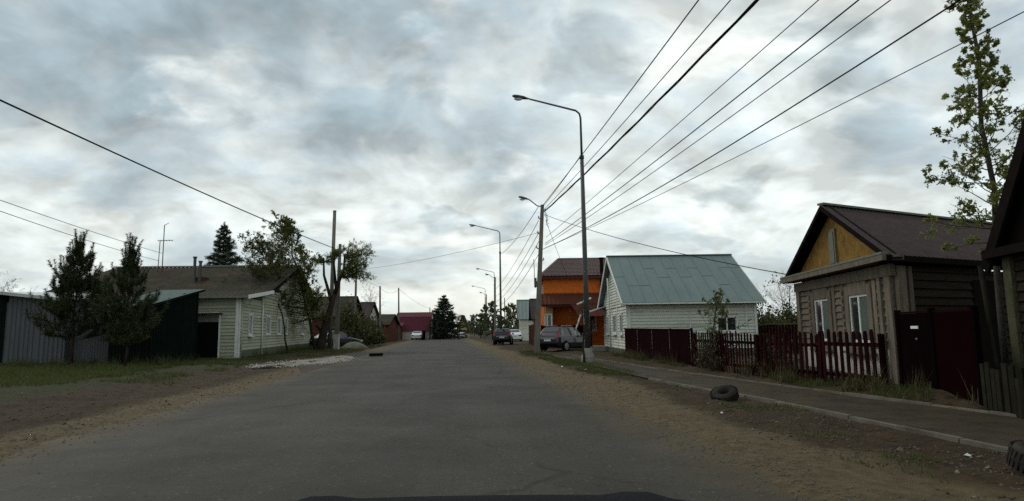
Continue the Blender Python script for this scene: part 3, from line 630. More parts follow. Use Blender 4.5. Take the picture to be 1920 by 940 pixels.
def brown_house():
    N_ = Vector((7.55,12.65,0)); Q = Vector((8.15,18.25,0)); e2 = Vector((.89,.456,0)).normalized(); e1 = (Q-N_).normalized()
    S = N_+e2*8; T = Q+e2*8
    h = House('brown_wooden_house', (N_.x, N_.y, 0), 'brown wooden house with ochre gable and two white-framed windows behind picket fence')
    wt = 2.52
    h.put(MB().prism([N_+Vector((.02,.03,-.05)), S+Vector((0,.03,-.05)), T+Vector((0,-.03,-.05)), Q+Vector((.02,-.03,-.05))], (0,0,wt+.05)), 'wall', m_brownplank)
    p0, p1 = Q, N_; L = (N_-Q).length
    # facade boards: whitewashed base, brown boards between the casings
    base = House.frame(h, p0, p1)
    h.vboard(p0, p1, L/2, L-.1, .28, .86, m_whitewash, 'whitewashed_base', .05)
    h.vboard(p0, p1, L/2, L, -.08, .28, m_found, 'plinth', .08)
    wins = [(1.30, .98), (3.52, .98)]
    ops = [(x-.24, x+w+.24, .86, 2.24) for x, w in wins]
    h.siding(p0, p1, .87, wt, .165, m_brownwood, ops, out=.004)
    for x, w in wins:
        wn = h.window(p0, p1, x, .98, w, 1.06, frame=m_brownwood, casing=.2, mull=1, proud=.07, trans=.0, sash=.055, head=.10)
        h.vboard(p0, p1, x+w*.74, .42, 1.04, 1.98, m_reflection, 'pane_reflection', .024, .018)  # thin board before the pane, its grey-green colour stands in for the glass reflection
        h.vboard(p0, p1, x-.34, .16, .9, 2.35, m_brownwood, 'carved_board', .06); h.vboard(p0, p1, x+w+.34, .16, .9, 2.35, m_brownwood, 'carved_board', .06)
        for k in range(7): h.vboard(p0, p1, x-.34, .10, 1.0+k*.18, 1.09+k*.18, m_brownwood, 'carving', .085, .055)
    for x, w in ((.13,.24),(L-.13,.26),(L-.5,.13)): h.vboard(p0, p1, x, w, .2, wt, m_brownwood, 'corner_board', .09)
    h.vboard(N_, S, .14, .26, -.05, wt, m_brownwood, 'corner_board', .08); h.vboard(N_, S, .45, .12, .0, wt, m_brownwood, 'corner_board', .06)
    # frieze and cornice
    h.vboard(p0, p1, L/2, L+.16, 2.32, 2.56, m_brownwood, 'frieze', .10)
    n = Vector((-e1.y*-1, e1.x*-1, 0)); n = Vector((-e1.y, e1.x, 0))
    if n.x > 0: n = -n
    a, b = N_-e1*.38+n*.16, Q+e1*.42+n*.16
    h.beam(a+Vector((0,0,2.66)), b+Vector((0,0,2.66)), .40, .12, 'cornice', m_brownwood)
    h.beam(a+Vector((0,0,2.745))+n*.14, b+Vector((0,0,2.745))+n*.14, .14, .045, 'cornice_cap', m_board)
    # gable
    pk = (N_+Q)/2+Vector((0,0,4.17))
    h.put(MB().prism([N_+Vector((0,0,2.73)), Q+Vector((0,0,2.73)), pk], -n*.08), 'gable_panel', m_ochre)
    c0 = pk+n*.01; 
    for k in range(2):
        for sgn in (-1, 1): pass
    fr = (N_+Q)/2+e1*.05+n*.02
    h.put(MB().beam(fr+Vector((0,0,2.80)), fr+Vector((0,0,3.70)), .40, .05, up=tuple(n)), 'attic_hatch', m_brownwood)
    h.put(MB().beam(fr+n*.03+Vector((0,0,2.86)), fr+n*.03+Vector((0,0,3.62)), .26, .02, up=tuple(n)), 'hatch_panel', m_board)
    # roof
    ov = n*.26; z0 = 2.70; zr = 4.30
    E0 = N_-e1*.42+ov+Vector((0,0,z0)); E2 = Q+e1*.46+ov+Vector((0,0,z0)); R0 = (N_+Q)/2+ov+Vector((0,0,zr)); D = e2*9.2
    h.sheet(E0, E0+D, R0, R0+D, m_brownroof, waves=58, amp=.016, thick=.05); h.sheet(E2, E2+D, R0, R0+D, m_brownroof, waves=30, amp=.016, thick=.05)
    h.beam(R0+Vector((0,0,.03)), R0+D+Vector((0,0,.03)), .18, .05, 'ridge_cap', m_board)
    for e in (E0, E2):
        h.beam(e+Vector((0,0,-.07)), R0+Vector((0,0,-.07)), .04, .11, 'barge_board', m_darkwood)
        h.put(MB().prism([e+Vector((0,0,-.06)), R0+Vector((0,0,-.06)), R0-ov+Vector((0,0,-.06)), e-ov+Vector((0,0,-.06))], (0,0,-.02)), 'soffit', m_darkwood)
    h.put(MB().prism([E0+Vector((0,0,-.1)), E0+D+Vector((0,0,-.1)), E0+D+e1*.45+Vector((0,0,-.1)), E0+e1*.45+Vector((0,0,-.1))], (0,0,-.03)), 'soffit', m_darkwood)
    h.beam(E0+Vector((0,0,-.06)), E0+D+Vector((0,0,-.06)), .04, .12, 'fascia', m_darkwood)
    h.siding(N_+e2*.52, S, .05, 2.5, .17, m_brownplank, out=.004)  # side boards darker than the facade, the side's shade is put into their colour
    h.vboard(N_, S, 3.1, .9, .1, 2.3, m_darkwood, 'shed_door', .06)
    return h
brown_house()

def steep_dark_house():
    K = Vector((8.10,10.42,0)); d = Vector((-.2,-1,0)).normalized(); n = Vector((-1,.2,0)).normalized(); e = Vector((1,-.2,0)).normalized()
    W = 4.6; near = K+d*W
    h = House('steep_roofed_dark_house', (K.x, K.y, 0), 'dark old house with a steep black gable roof cut off by the right picture edge')
    h.put(MB().prism([K, near, near+e*6, K+e*6], (0,0,2.6)), 'wall', m_brownplank)
    h.put(MB().prism([K+Vector((0,0,2.6)), near+Vector((0,0,2.6)), K+d*W/2+Vector((0,0,5.45))], e*6), 'gable', m_darkwood)
    h.siding(K, near, .1, 2.6, .16, m_brownplank, out=.004)
    gm = M('mossy_log', (.085,.085,.05), (.055,.052,.034), 4, .95, .4, 40)
    h.vboard(K, near, .12, .22, .0, 2.45, gm, 'corner_board', .09); 
    a = K-d*.32+n*.18+Vector((0,0,2.36)); pk = K+d*W/2+n*.18+Vector((0,0,5.6)); b = near+d*.32+n*.18+Vector((0,0,2.36)); D = e*6.6
    for p in (a, b):
        h.sheet(p, p+D, pk, pk+D, m_black, thick=.08)
        h.beam(p+Vector((0,0,-.1)), pk+Vector((0,0,-.1)), .05, .24, 'barge_board', m_darkwood)
    h.put(MB().prism([K-d*.2+n*.28+Vector((0,0,2.42)), near+d*.2+n*.28+Vector((0,0,2.42)), near+d*.2+Vector((0,0,2.42)), K-d*.2+Vector((0,0,2.42))], (0,0,.14)), 'cornice', m_darkwood)
steep_dark_house()

def solid_gate():
    p0, p1 = (7.50,12.52), (7.46,10.42); h = House('solid_gate', (*p0, 0), 'tall solid dark maroon gate beside the brown wooden house with a white plate', 'gate')
    for i, (x0, x1) in enumerate(((0,1.02),(1.04,2.08))):
        lf = h.vboard(p0, p1, (x0+x1)/2, x1-x0, .12, 1.56, M('gate_maroon', (.009,.0022,.0027), (.006,.0015,.002), 2, .95, spec=0) if i else m_darkgate, 'gate_leaf', .02, -.02)
    h.vboard(p0, p1, 1.05, 2.1, 1.565, 1.60, m_maroon, 'top_rail', .03, -.03)
    for x in (-.02, 1.03, 2.12): h.vboard(p0, p1, x, .07, -.1, 1.64, m_darkgate, 'post', .05, -.04)
    h.vboard(p0, p1, .52, .22, 1.28, 1.33, m_litter, 'white_plate', .035, .021)
    h.vboard(p0, p1, .56, .03, 1.08, 1.11, m_rim, 'lock', .04, .021)
solid_gate()

def old_boards():
    p0, p1 = (7.40,10.30), (7.16,9.05); h = House('old_board_fence', (*p0, 0), 'low row of dark rotten fence boards by the right picture edge', 'fence')
    mat = M('rotten_board', (.024,.022,.015), (.013,.0125,.009), 5, .95, .3, 40, rnd=.3)
    x = .02
    while x < 1.25:
        w = random.uniform(.08,.14); o = h.vboard(p0, p1, x+w/2, w, -.05, random.uniform(.55,.78), mat, 'board', random.uniform(.015,.04), -.01); x += w+random.uniform(.01,.06)
    h.vboard(p0, p1, .62, 1.3, .3, .37, mat, 'rail', -.015, -.05)
    h.tube([(7.62,10.1,-.05),(7.66,10.3,.8),(7.74,10.55,2.3)], .04, 'leaning_pole', mat)
old_boards()

# fences between the houses: solid sheet, then pickets
def maroon_sheet_fence():
    p0, p1 = UV(9.42,29.6), UV(9.12,20.6); h = House('maroon_sheet_fence', (*p0, 0), 'solid dark maroon sheet metal fence in front of the white house', 'fence')
    panel_run(h, p0, p1, .05, 1.36, 1.30, m_maroon, 1.15, pitch=.2, depth=.018)
    a, d, n, L = h.frame(p0, p1); h.beam(a+Vector((0,0,1.36))+n*.01, a+d*L+Vector((0,0,1.30))+n*.01, .05, .04, 'top_rail', m_maroon)
    for k in range(5): h.vboard(p0, p1, L*k/4, .06, -.1, 1.35, m_darkgate, 'post', -.02, -.08)
    h.vboard(p0, p1, L/2, L, -.1, .12, m_found, 'plinth', .02, -.04)
maroon_sheet_fence()
fz = .02
picket_fence('picket_fence', [UV(9.12,20.4), UV(9.13,16.2)], fz, 1.22, 'long maroon picket fence between the solid fence and the brown house', .17, .065)
picket_fence('picket_fence', [UV(9.13,16.1), UV(9.5,13.95)], fz, 1.20, 'dark maroon picket fence in front of the two white-framed windows, farther half', .17, .08)
picket_fence('picket_fence', [UV(9.5,13.9), UV(9.70,12.05)], fz, 1.24, 'dark maroon picket fence ending at the corner of the brown house, nearer half', .18, .09)
def garden_fence():
    p0, p1 = (11.9,33.0), (16.5,27.5); h = House('garden_board_fence', (*p0, 0), 'low dark red board fence at the back of the garden between two houses', 'fence')
    a, d, n, L = h.frame(p0, p1); x = 0
    while x < L: h.vboard(p0, p1, x+.07, .12, 0, 1.45+random.uniform(-.04,.04), m_maroonpick, 'board', .02); x += .16
    h.vboard(p0, p1, L/2, L, 1.46, 1.52, m_brownwood, 'top_rail', .05)
garden_fence()

# ------------------------------------------------------------------ buildings on the left
FAC = lambda v: UV(-9.35-.052*(v-33.7), v)
def green_house():
    A = Vector((*FAC(33.6), 0)); J = Vector((*FAC(38.4), 0)); B = Vector((*FAC(57), 0)); back = Vector((-12.2, -.6, 0))
    h = House('green_plank_house', (A.x, A.y, 0), 'long pale green plank house with old slate roof behind the leafy trees')
    wt = 3.25
    h.put(MB().prism([A, A+back, J+back, J], (0,0,wt)), 'annexe_wall', m_greensid); h.put(MB().prism([J, J+back, B+back, B], (0,0,3.5)), 'wall', m_greensid)
    h.put(MB().prism([J+Vector((0,0,3.5)), B+Vector((0,0,3.5)), (J+B)/2+Vector((0,0,6.05))], back), 'gable', m_greensid)
    # near wall and road wall: lapped boards
    h.siding(A+back, A, .12, wt, .17, m_greensid, [((back.length-2.4), (back.length-.9), 0, 2.35)], out=.004)
    L1 = (J-A).length; L2 = (B-J).length
    ops1 = [(1.65,2.55,1.25,2.45)]; ops2 = [(1.0,2.2,1.25,2.45),(4.2,5.4,1.25,2.45),(6.5,7.7,1.25,2.45),(13.2,14.4,1.25,2.45)]
    h.siding(A, J, .55, 3.1, .17, m_greensid, ops1, out=.004); h.siding(J, B, .55, 3.5, .17, m_greensid, ops2, out=.004)
    xr = lambda z: (L2/2-(6.0-z)/2.5*L2/2, L2/2+(6.0-z)/2.5*L2/2); h.siding(J, B, 3.5, 5.9, .17, m_greensid, xr=xr, out=.012)
    h.window(A, J, 1.75, 1.35, .7, 1.0, casing=.09, mull=1)
    for k, (a, b, c, d) in enumerate(ops2): h.window(J, B, a+.1, 1.35, 1.0, 1.0, casing=.09, mull=1, pane=m_board if k < 3 else m_glass, sill=k == 3)
    h.vboard(A, J, .06, .16, .1, 3.2, m_white); h.vboard(A+back, A, back.length-.08, .16, .1, 3.2, m_white); h.vboard(A, J, L1-.05, .14, .3, 3.2, m_white, 'batten')
    for p, q, l in ((A, J, L1), (J, B, L2)): h.vboard(p, q, l/2, l, -.05, .54, m_found, 'plinth', .05)
    h.tube([A+Vector((.08,.12,3.2)), A+Vector((.10,.1,1.5)), A+Vector((.10,.1,.1))], .05, 'downpipe', m_greensid); h.tube([J+Vector((.1,-.1,3.2)), J+Vector((.12,-.1,.2))], .05, 'downpipe', m_white)
    # roofs: shallow annexe slope running up into the main slate slope
    ov = Vector((.55, .03, 0)); yo = Vector((.04,-.45,0))
    e0, e1 = A+ov+yo+Vector((0,0,3.28)), A+back+yo+Vector((-.4,0,3.28)); j0, j1 = J+ov+Vector((0,.3,3.86)), J+back+Vector((-.4,.3,3.86))
    h.sheet(e0, e1, j0, j1, m_slate, waves=46, amp=.028, thick=.05)
    m0, m1 = (J+B)/2+ov+Vector((0,0,6.22)), (J+B)/2+back+Vector((-.4,0,6.22)); k0, k1 = J+ov+Vector((.0,-.2,3.74)), J+back+Vector((-.4,-.2,3.74)); b0, b1 = B+ov+Vector((-.05,.5,3.35)), B+back+Vector((-.4,.5,3.35))
    h.sheet(k0, k1, m0, m1, m_slate, waves=46, amp=.028, thick=.05); h.sheet(b0, b1, m0, m1, m_slate, waves=46, amp=.028, thick=.05)
    h.beam(m0+Vector((0,0,.05)), m1+Vector((0,0,.05)), .3, .08, 'ridge_cap', m_concrete)
    h.beam(e0+Vector((0,0,-.08)), j0+Vector((0,0,-.08)), .05, .18, 'barge_board', m_white)
    for p in (k0, b0): h.beam(p+Vector((.02,0,-.08)), m0+Vector((.02,0,-.08)), .05, .2, 'barge_board', m_darkwood)
    h.beam(e0+Vector((0,-.02,-.06)), e1+Vector((0,-.02,-.06)), .05, .12, 'fascia', m_board)
    # two flue pipes and the lean-to gate opening
    for dx in (0, .28): h.put(MB().lathe([(.09,0),(.09,1.9-dx),(.13,1.92-dx),(.13,2.0-dx),(.001,2.02-dx)], 10, (-20.2+dx*1.3,40.5,4.3)), 'flue', m_steelpole)
    h.put(MB().box((-20.35,40.6,3.9), (-19.6,41.2,5.0)), 'chimney', m_brick)
    x1 = back.length
    h.vboard(A+back, A, x1-1.65, 1.34, .05, 1.98, m_black, 'gate_leaf', .06); h.vboard(A+back, A, x1-1.65, 1.40, 1.99, 2.34, m_board, 'gate_header', .05)
    h.vboard(A+back, A, x1-2.36, .08, .05, 2.36, m_white, 'gate_post', .08); h.vboard(A+back, A, x1-.93, .08, .05, 2.36, m_white, 'gate_post', .08)
    h.vboard(A+back, A, x1-1.65, 1.7, 2.38, 2.42, m_darkwood, 'gate_canopy', .35); h.vboard(A+back, A, x1-1.75, 1.5, 2.45, 2.56, m_white, 'railing', .03)
    # roof aerial
    an = h.tube([(-24.3,44.2,5.4),(-24.3,44.2,9.0)], .03, 'aerial_mast', m_steelpole, n=6); h.tube([(-24.6,44.2,5.4),(-24.55,44.2,7.9)], .025, 'aerial_mast', m_steelpole, n=6)
    h.tube([(-24.7,44.2,7.9),(-23.7,44.3,7.95)], .02, 'aerial_boom', m_steelpole, an, 5)
    for k in range(5): h.tube([(-24.6+k*.2,43.9,7.92),(-24.6+k*.2,44.5,7.92)], .012, 'aerial_element', m_steelpole, an, 4)
    h.tube([(-24.3,44.2,9.0),(-24.0,44.2,9.15)], .02, 'aerial_element', m_steelpole, an, 4)
green_house()

def green_shed():
    A = Vector((-15.5,27.5,0)); sd_ = Vector((.186,.98,0)).normalized(); bk = Vector((-1,.10,0)).normalized()
    L = 2.95; W = 1.85; B = A+sd_*L; D = A+bk*W; Cc = B+bk*W
    h = House('dark_green_shed', (A.x, A.y, 0), 'dark green metal shed with a slanting pale green roof left of the plank house', 'shed')
    z0, z1 = 2.62, 3.38
    h.put(MB().add([A, B, Cc, D, A+Vector((0,0,z0)), B+Vector((0,0,z1)), Cc+Vector((0,0,z1)), D+Vector((0,0,z0))], [(0,1,5,4),(1,2,6,5),(2,3,7,6),(3,0,4,7),(4,5,6,7),(0,3,2,1)]), 'wall', m_black)
    panel_run(h, A, B, .04, z0, z1, m_blackgreen, .9, pitch=.15); panel_run(h, D, A, .04, z0, z0, m_blackgreen, 1.1, pitch=.15)
    o = Vector((.12,-.0,0)); f = -sd_*.25
    h.sheet(A+o+f+Vector((0,0,z0+.03)), D+f+Vector((-.2,0,z0+.03)), B+o+sd_*.25+Vector((0,0,z1+.13)), Cc+sd_*.25+Vector((-.2,0,z1+.13)), m_greengrey_roof, waves=14, amp=.02, thick=.05)
    h.beam(A+o+f+Vector((.03,0,z0-.02)), B+o+sd_*.25+Vector((.03,0,z1+.08)), .04, .1, 'fascia', m_blackgreen)
    h.vboard(A, B, L-.03, .08, 0, z1-.05, m_blackgreen, 'corner_board', .06)
green_shed()

def grey_garage():
    p0, p1 = (-31,28.8), (-20.4,29.4)
    h = House('grey_steel_garage', (*p1, 0), 'grey profiled steel garage with pale metal roof at the left picture edge', 'garage')
    h.put(MB().prism([(-31,28.85,-.05),(-20.4,29.45,-.05),(-20.6,36,-.05),(-31,36,-.05)], (0,0,3.0)), 'wall', m_greysteel)
    panel_run(h, (-23.0,29.25), p1, .06, 3.32, 3.02, m_greysteel, 1.3, pitch=.2, depth=.035); panel_run(h, p0, (-23.1,29.25), .06, 3.36, 3.36, m_blackgreen, 1.3, pitch=.2, depth=.035)
    h.sheet((-31,28.55,3.42),(-23.0,28.85,3.40),(-31,36.3,3.75),(-23,36.3,3.75), m_palemetal, waves=20, amp=.02); h.sheet((-23.0,28.87,3.40),(-20.2,29.05,3.06),(-23,36.3,3.75),(-20.2,36.3,3.3), m_palemetal, waves=8, amp=.02)
    h.beam((-31,28.53,3.36),(-23.0,28.83,3.34), .05, .14, 'fascia', m_palemetal); h.beam((-23.0,28.85,3.34),(-20.2,29.03,3.0), .05, .14, 'fascia', m_palemetal)
    f0, f1 = (-20.35,29.8), (-18.5,29.9); g = House('grey_sheet_fence', (*f0, 0), 'low grey sheet metal fence behind the larger pine', 'fence')
    panel_run(g, f0, f1, .05, 2.1, 2.1, m_greysteel, .95, pitch=.12, depth=.015); g.beam((-20.35,29.8,2.11),(-18.5,29.9,2.11), .05, .04, 'top_rail', m_greysteel)
    g.vboard(f0, f1, 1.86, .12, -.05, 2.15, m_black, 'post', .06); g.vboard(f0, f1, 1.98, .07, .1, 1.75, m_white, 'post', .05)
grey_garage()

# ------------------------------------------------------------------ far houses
def XP(px, Y): return (px-960)/1200*Y
def far_house(name, x0, x1, y0, y1, ez, rz, axis, wall, roof, label, gable=None, wins=(), over=.35, trim=None, cat='house'):
    h = House(name, (x0, y0, 0), label, cat, 'far houses along the street'); gable = gable or wall; trim = trim or m_darkwood
    h.put(MB().box((x0,y0,-.1), (x1,y1,ez)), 'wall', wall); o = over
    if axis == 'x':      # ridge along x, gables face the road
        ym = (y0+y1)/2; h.put(MB().prism([(x0,y0,ez),(x0,y1,ez),(x0,ym,rz)], (x1-x0,0,0)), 'gable', gable)
        r0, r1 = (x0-o,ym,rz+.1), (x1+o,ym,rz+.1)
        for y, s in ((y0-o, -1), (y1+o, 1)):
            k = (rz-ez)/(ym-y0)*o; e0, e1 = (x0-o,y,ez-k+.1), (x1+o,y,ez-k+.1); h.sheet(e0, e1, r0, r1, roof, waves=12, amp=.02)
            for a, b in ((e0, r0), (e1, r1)): h.beam(Vector(a)+Vector((0,0,-.1)), Vector(b)+Vector((0,0,-.1)), .06, .2, 'barge_board', trim)
        h.beam(r0, r1, .2, .08, 'ridge_cap', roof)
    else:
        xm = (x0+x1)/2; h.put(MB().prism([(x0,y0,ez),(x1,y0,ez),(xm,y0,rz)], (0,y1-y0,0)), 'gable', gable)
        r0, r1 = (xm,y0-o,rz+.1), (xm,y1+o,rz+.1)
        for x in (x0-o, x1+o):
            k = (rz-ez)/(xm-x0)*o; e0, e1 = (x,y0-o,ez-k+.1), (x,y1+o,ez-k+.1); h.sheet(e0, e1, r0, r1, roof, waves=12, amp=.02)
            h.beam(Vector(e0)+Vector((0,0,-.1)), Vector(r0)+Vector((0,0,-.1)), .06, .2, 'barge_board', trim)
        h.beam(r0, r1, .2, .08, 'ridge_cap', roof)
    for (side, x, z, w, hh) in wins:
        if side == 'f': h.window((x0,y0),(x1,y0), x, z, w, hh, casing=.1)
        elif side == 'r': h.window((x1,y0),(x1,y1), x, z, w, hh, casing=.1)
        else: h.window((x0,y1),(x0,y0), x, z, w, hh, casing=.1)
    return h
far_house('brown_gabled_house', -25, -18.6, 72, 79, 3.2, 5.5, 'x', m_brick, m_slate, 'brown house with slate roof behind the olive bushes, left of the road', wins=[('r',2.0,1.2,.9,1.2),('r',4.2,1.2,.9,1.2)])
far_house('dark_roofed_house', -28, -20.2, 88, 97, 3.0, 5.6, 'x', m_board, m_brownroof, 'house with dark brown roof and pale grey gable beside the left roadside poles', gable=m_whitesid, wins=[('r',1.5,1.1,1,1.2),('r',5.5,1.1,1,1.2)])
far_house('low_dark_house', -22.5, -18.6, 96, 104, 2.5, 4.0, 'x', m_brick, m_slate, 'low dark roofed outbuilding between the pale gable and the crimson roof', cat='outbuilding')
def crimson_house():
    h = House('crimson_roofed_house', (-20.2,112,0), 'house with a big crimson mansard roof and white gable far down the left side', 'house', 'far houses along the street')
    x0, x1, y0, y1 = -20.5, -14.6, 112, 120
    h.put(MB().box((x0,y0,-.1), (x1,y1,1.9)), 'wall', m_whitewash); ym = (y0+y1)/2
    h.put(MB().prism([(x0,y0,1.9),(x0,y1,1.9),(x0,y1-1.6,3.9),(x0,ym,4.75),(x0,y0+1.6,3.9)], (x1-x0,0,0)), 'gable', m_white)
    h.sheet((x0-.3,y0-.4,1.55),(x1+.3,y0-.4,1.55),(x0-.3,y0+1.55,3.98),(x1+.3,y0+1.55,3.98), m_maroonroof, waves=16, amp=.02); h.sheet((x0-.3,y0+1.5,3.99),(x1+.3,y0+1.5,3.99),(x0-.3,ym,4.85),(x1+.3,ym,4.85), m_maroonroof, waves=16, amp=.02)
    h.sheet((x0-.3,y1+.4,1.55),(x1+.3,y1+.4,1.55),(x0-.3,y1-1.55,3.98),(x1+.3,y1-1.55,3.98), m_maroonroof); h.sheet((x0-.3,y1-1.5,3.99),(x1+.3,y1-1.5,3.99),(x0-.3,ym,4.85),(x1+.3,ym,4.85), m_maroonroof)
    h.window((x1,y0),(x1,y1), 3.4, 2.4, 1.2, 1.3, casing=.12); h.window((x1,y0),(x1,y1), 1.2, .5, 1.0, 1.0, casing=.12); h.window((x0,y0),(x1,y0), 3.6, .45, 1.0, .9, casing=.12)
    h.put(MB().box((-21.6,110.6,-.1), (-19.2,111.8,2.4)), 'porch', m_brick); h.sheet((-21.9,110.2,2.4),(-18.9,110.2,2.4),(-21.9,112,3.0),(-18.9,112,3.0), m_maroonroof, 'porch_roof')
crimson_house()
far_house('yellow_gabled_house', -12.9, -10.6, 150, 157, 2.2, 5.0, 'y', m_yellow, m_brownroof, 'small house with a pointed yellow gable at the end of the street', wins=[('f',.8,.8,.7,.9)])
far_house('grey_blue_house', .9, 6.0, 84, 92, 2.9, 5.4, 'x', m_whitesid, m_greenroof, 'pale house with grey-blue metal roof beyond the leaning concrete pole', wins=[('l',2,1,1,1.2),('l',5,1,1,1.2)])
far_house('small_dark_gabled_house', 2.0, 6.0, 60, 66, 2.5, 4.3, 'x', m_brick, m_brownroof, 'small dark house with low roof left of the orange house', wins=[('l',1.5,1,.8,1),('l',3.6,1,.8,1)])
far_house('dark_red_long_house', -16.5, -14.0, 118, 140, 3.0, 4.6, 'y', m_brick, m_brownroof, 'long dark red building behind the far spruce on the left side')
def far_fence(name, p0, p1, hgt, mat, label, pw=1.2):
    h = House(name, (*p0, 0), label, 'fence', 'far fences along the street'); panel_run(h, p0, p1, 0, hgt, hgt, mat, pw, pitch=.3, depth=.03)
    a, d, n, L = h.frame(p0, p1); k = max(2, round(L/3))
    for i in range(k+1): h.vboard(p0, p1, L*i/k, .1, -.05, hgt+.05, m_darkwood, 'post', .05, -.05)
far_fence('brown_fence', (-16.2,76), (-17.9,97), 1.9, m_brick, 'long brown fence along the left verge before the crimson roofed house')
far_fence('red_brown_fence', (1.55,62), (1.9,49), 1.8, m_brick, 'red-brown fence between the leaning pole and the small dark house')
far_fence('dark_sheet_fence', (2.0,45.2), (5.2,44.6), 1.65, m_maroon, 'dark maroon sheet fence of the orange house behind the parked car', .8)
far_fence('pale_low_fence', (-13.3,112), (-14.4,126), 1.1, m_whitewash, 'low pale fence by the far spruce')
far_fence('grey_far_fence', (-5.5,118), (-1.5,96), 1.3, m_board, 'low grey fence along the far right bend of the road')
far_fence('dark_red_fence', (-14.6,104), (-15.3,112), 1.5, m_maroon, 'dark red fence in front of the crimson roofed house')

# ------------------------------------------------------------------ poles and lamps
def lamp_head(root, o, tip, d, L=.75, w=.13, rise=.12):
    """cobra head: flattened tapered shell with a glass bowl below; tip = arm end, d = horizontal unit direction"""
    d = Vector(d).normalized(); s = Vector((-d.y, d.x, 0)); tip = Vector(tip)
    mb = MB(); n = 8
    prof = [(0,.035,.035),(.12,.06,.05),(.35,w,.085),(.7,w*1.05,.09),(.92,w*.8,.07),(1.0,w*.35,.03)]
    for (t, a, b) in prof:
        c = tip+d*(L*t)+Vector((0,0,rise*t))
        for k in range(n):
            an = 2*math.pi*k/n; mb.v.append(tuple(c+s*(a*math.cos(an))+Vector((0,0,b*(math.sin(an) if math.sin(an) > 0 else .55*math.sin(an))))))
    for i in range(len(prof)-1):
        for k in range(n): mb.f.append((i*n+k, i*n+(k+1)%n, (i+1)*n+(k+1)%n, (i+1)*n+k))
    mb.f.append(tuple(range(n))[::-1]); mb.f.append(tuple((len(prof)-1)*n+k for k in range(n)))
    hd = mb.build('lamp_head', m_lamp, root, o, True)
    c = tip+d*L*.66+Vector((0,0,rise*.66-.07)); g = MB()
    for i in range(4):
        ph = i/3*math.pi/2
        for k in range(10):
            an = 2*math.pi*k/10; g.v.append(tuple(c+d*(L*.26*math.cos(ph)*math.cos(an))+s*(w*.75*math.cos(ph)*math.sin(an))+Vector((0,0,-.09*math.sin(ph)))))
    for i in range(3):
        for k in range(10): g.f.append((i*10+k, (i+1)*10+k, (i+1)*10+(k+1)%10, i*10+(k+1)%10))
    g.build('glass_bowl', m_lampglass, hd, o, True)
def street_lamp(loc, H, label, arm=2.2, lean=0.0, base=True):
    o = Vector((*loc, gz(*loc) if loc[1] < 60 else .0)); root = empty('street_lamp', o, label, 'street lamp', 'steel street lamps on the right side')
    x, y, z0 = o; ax = Vector((-.97,-.1,0)).normalized()
    if base: MB().lathe([(.001,-.05),(.30,-.05),(.28,.25),(.17,.55),(.14,.62),(.001,.63)], 10, (x, y, z0)).build('concrete_base', m_concrete, root, o)
    zt = H*.81; lx = lean*H
    MB().tube([(x,y,z0+.5),(x+lx*.3,y,z0+H*.35),(x+lx*.81,y,z0+zt)], [.125,.105,.082], 10).build('pole', m_steelpole, root, o, True)
    MB().tube([(x+lx*.81,y,z0+zt-.05),(x+lx*.81,y,z0+zt+.10)], .10, 10).build('collar', m_steelpole, root, o, True)
    p = Vector((x+lx, y, z0+H)); tip = p+ax*arm+Vector((0,0,.52))
    MB().tube([(x+lx*.81,y,z0+zt),p+Vector((0,0,-.28)),p+Vector((0,0,-.08))+ax*.05,p+ax*.2+Vector((0,0,.05)),tip], [.052,.045,.043,.042,.036], 8).build('arm', m_steelpole, root, o, True)
    lamp_head(root, o, tip, ax)
    return root
street_lamp((3.07,26.72), 10.72, 'tall steel street lamp nearest the camera, beside the white house', lean=-.003)
street_lamp((-1.15,61), 10.85, 'steel street lamp second from the camera, arm over the road')
street_lamp((-2.95,104), 10.8, 'steel street lamp third from the camera, far down the road', base=False)
street_lamp((-6.0,140), 10.5, 'farthest steel street lamp seen beside the far poles', base=False)

def util_pole(base, top, label, w0=.30, w1=.17, mat=None, lamp=None, arms=(), group='concrete utility poles', name='utility_pole'):
    b = Vector((*base, gz(*base)-.1 if base[1] < 60 else -.05)); t = Vector(top); root = empty(name, b, label, 'utility pole', group); mat = mat or m_concpole
    mb = MB(); 
    for p, w in ((b, w0), (b.lerp(t, .5), (w0+w1)/2), (t, w1)):
        for sx, sy in ((-.5,-.42),(.5,-.42),(.38,.42),(-.38,.42)): mb.v.append((p.x+sx*w, p.y+sy*w, p.z))
    for i in range(2):
        for k in range(4): mb.f.append((i*4+k, i*4+(k+1)%4, i*4+4+(k+1)%4, i*4+4+k))
    mb.f.append((8,9,10,11)); mb.build('shaft', mat, root, b)
    if lamp:
        c = t+Vector((-.05,-.05,-.12)); tip = t+Vector((-.75,-.15,.28))
        MB().tube([c, c+Vector((-.25,-.03,.05)), tip], .032, 7).build('lamp_bracket', m_steelpole, root, b, True); lamp_head(root, b, tip, (-1,-.15,0), .62, .11, .15)
    for (f, dx) in arms:
        c = b.lerp(t, f); MB().beam(c, c+Vector((dx,-.02,.06)), .045, .045).build('insulator_arm', m_steelpole, root, b)
        MB().lathe([(.001,0),(.045,0),(.05,.05),(.03,.08),(.045,.1),(.001,.14)], 8, c+Vector((dx,-.02,.08))).build('insulator', m_lampglass, root, b, True)
    return root
P1t = Vector((1.78,36.2,8.50))
p1 = util_pole((1.28,36.24), P1t, 'leaning concrete utility pole with lamp and wire cluster by the parked dark car', .34, .20, lamp=True, arms=((.95,.18),(.90,-.18),(.80,-.2),(.70,-.22),(.62,.2)))
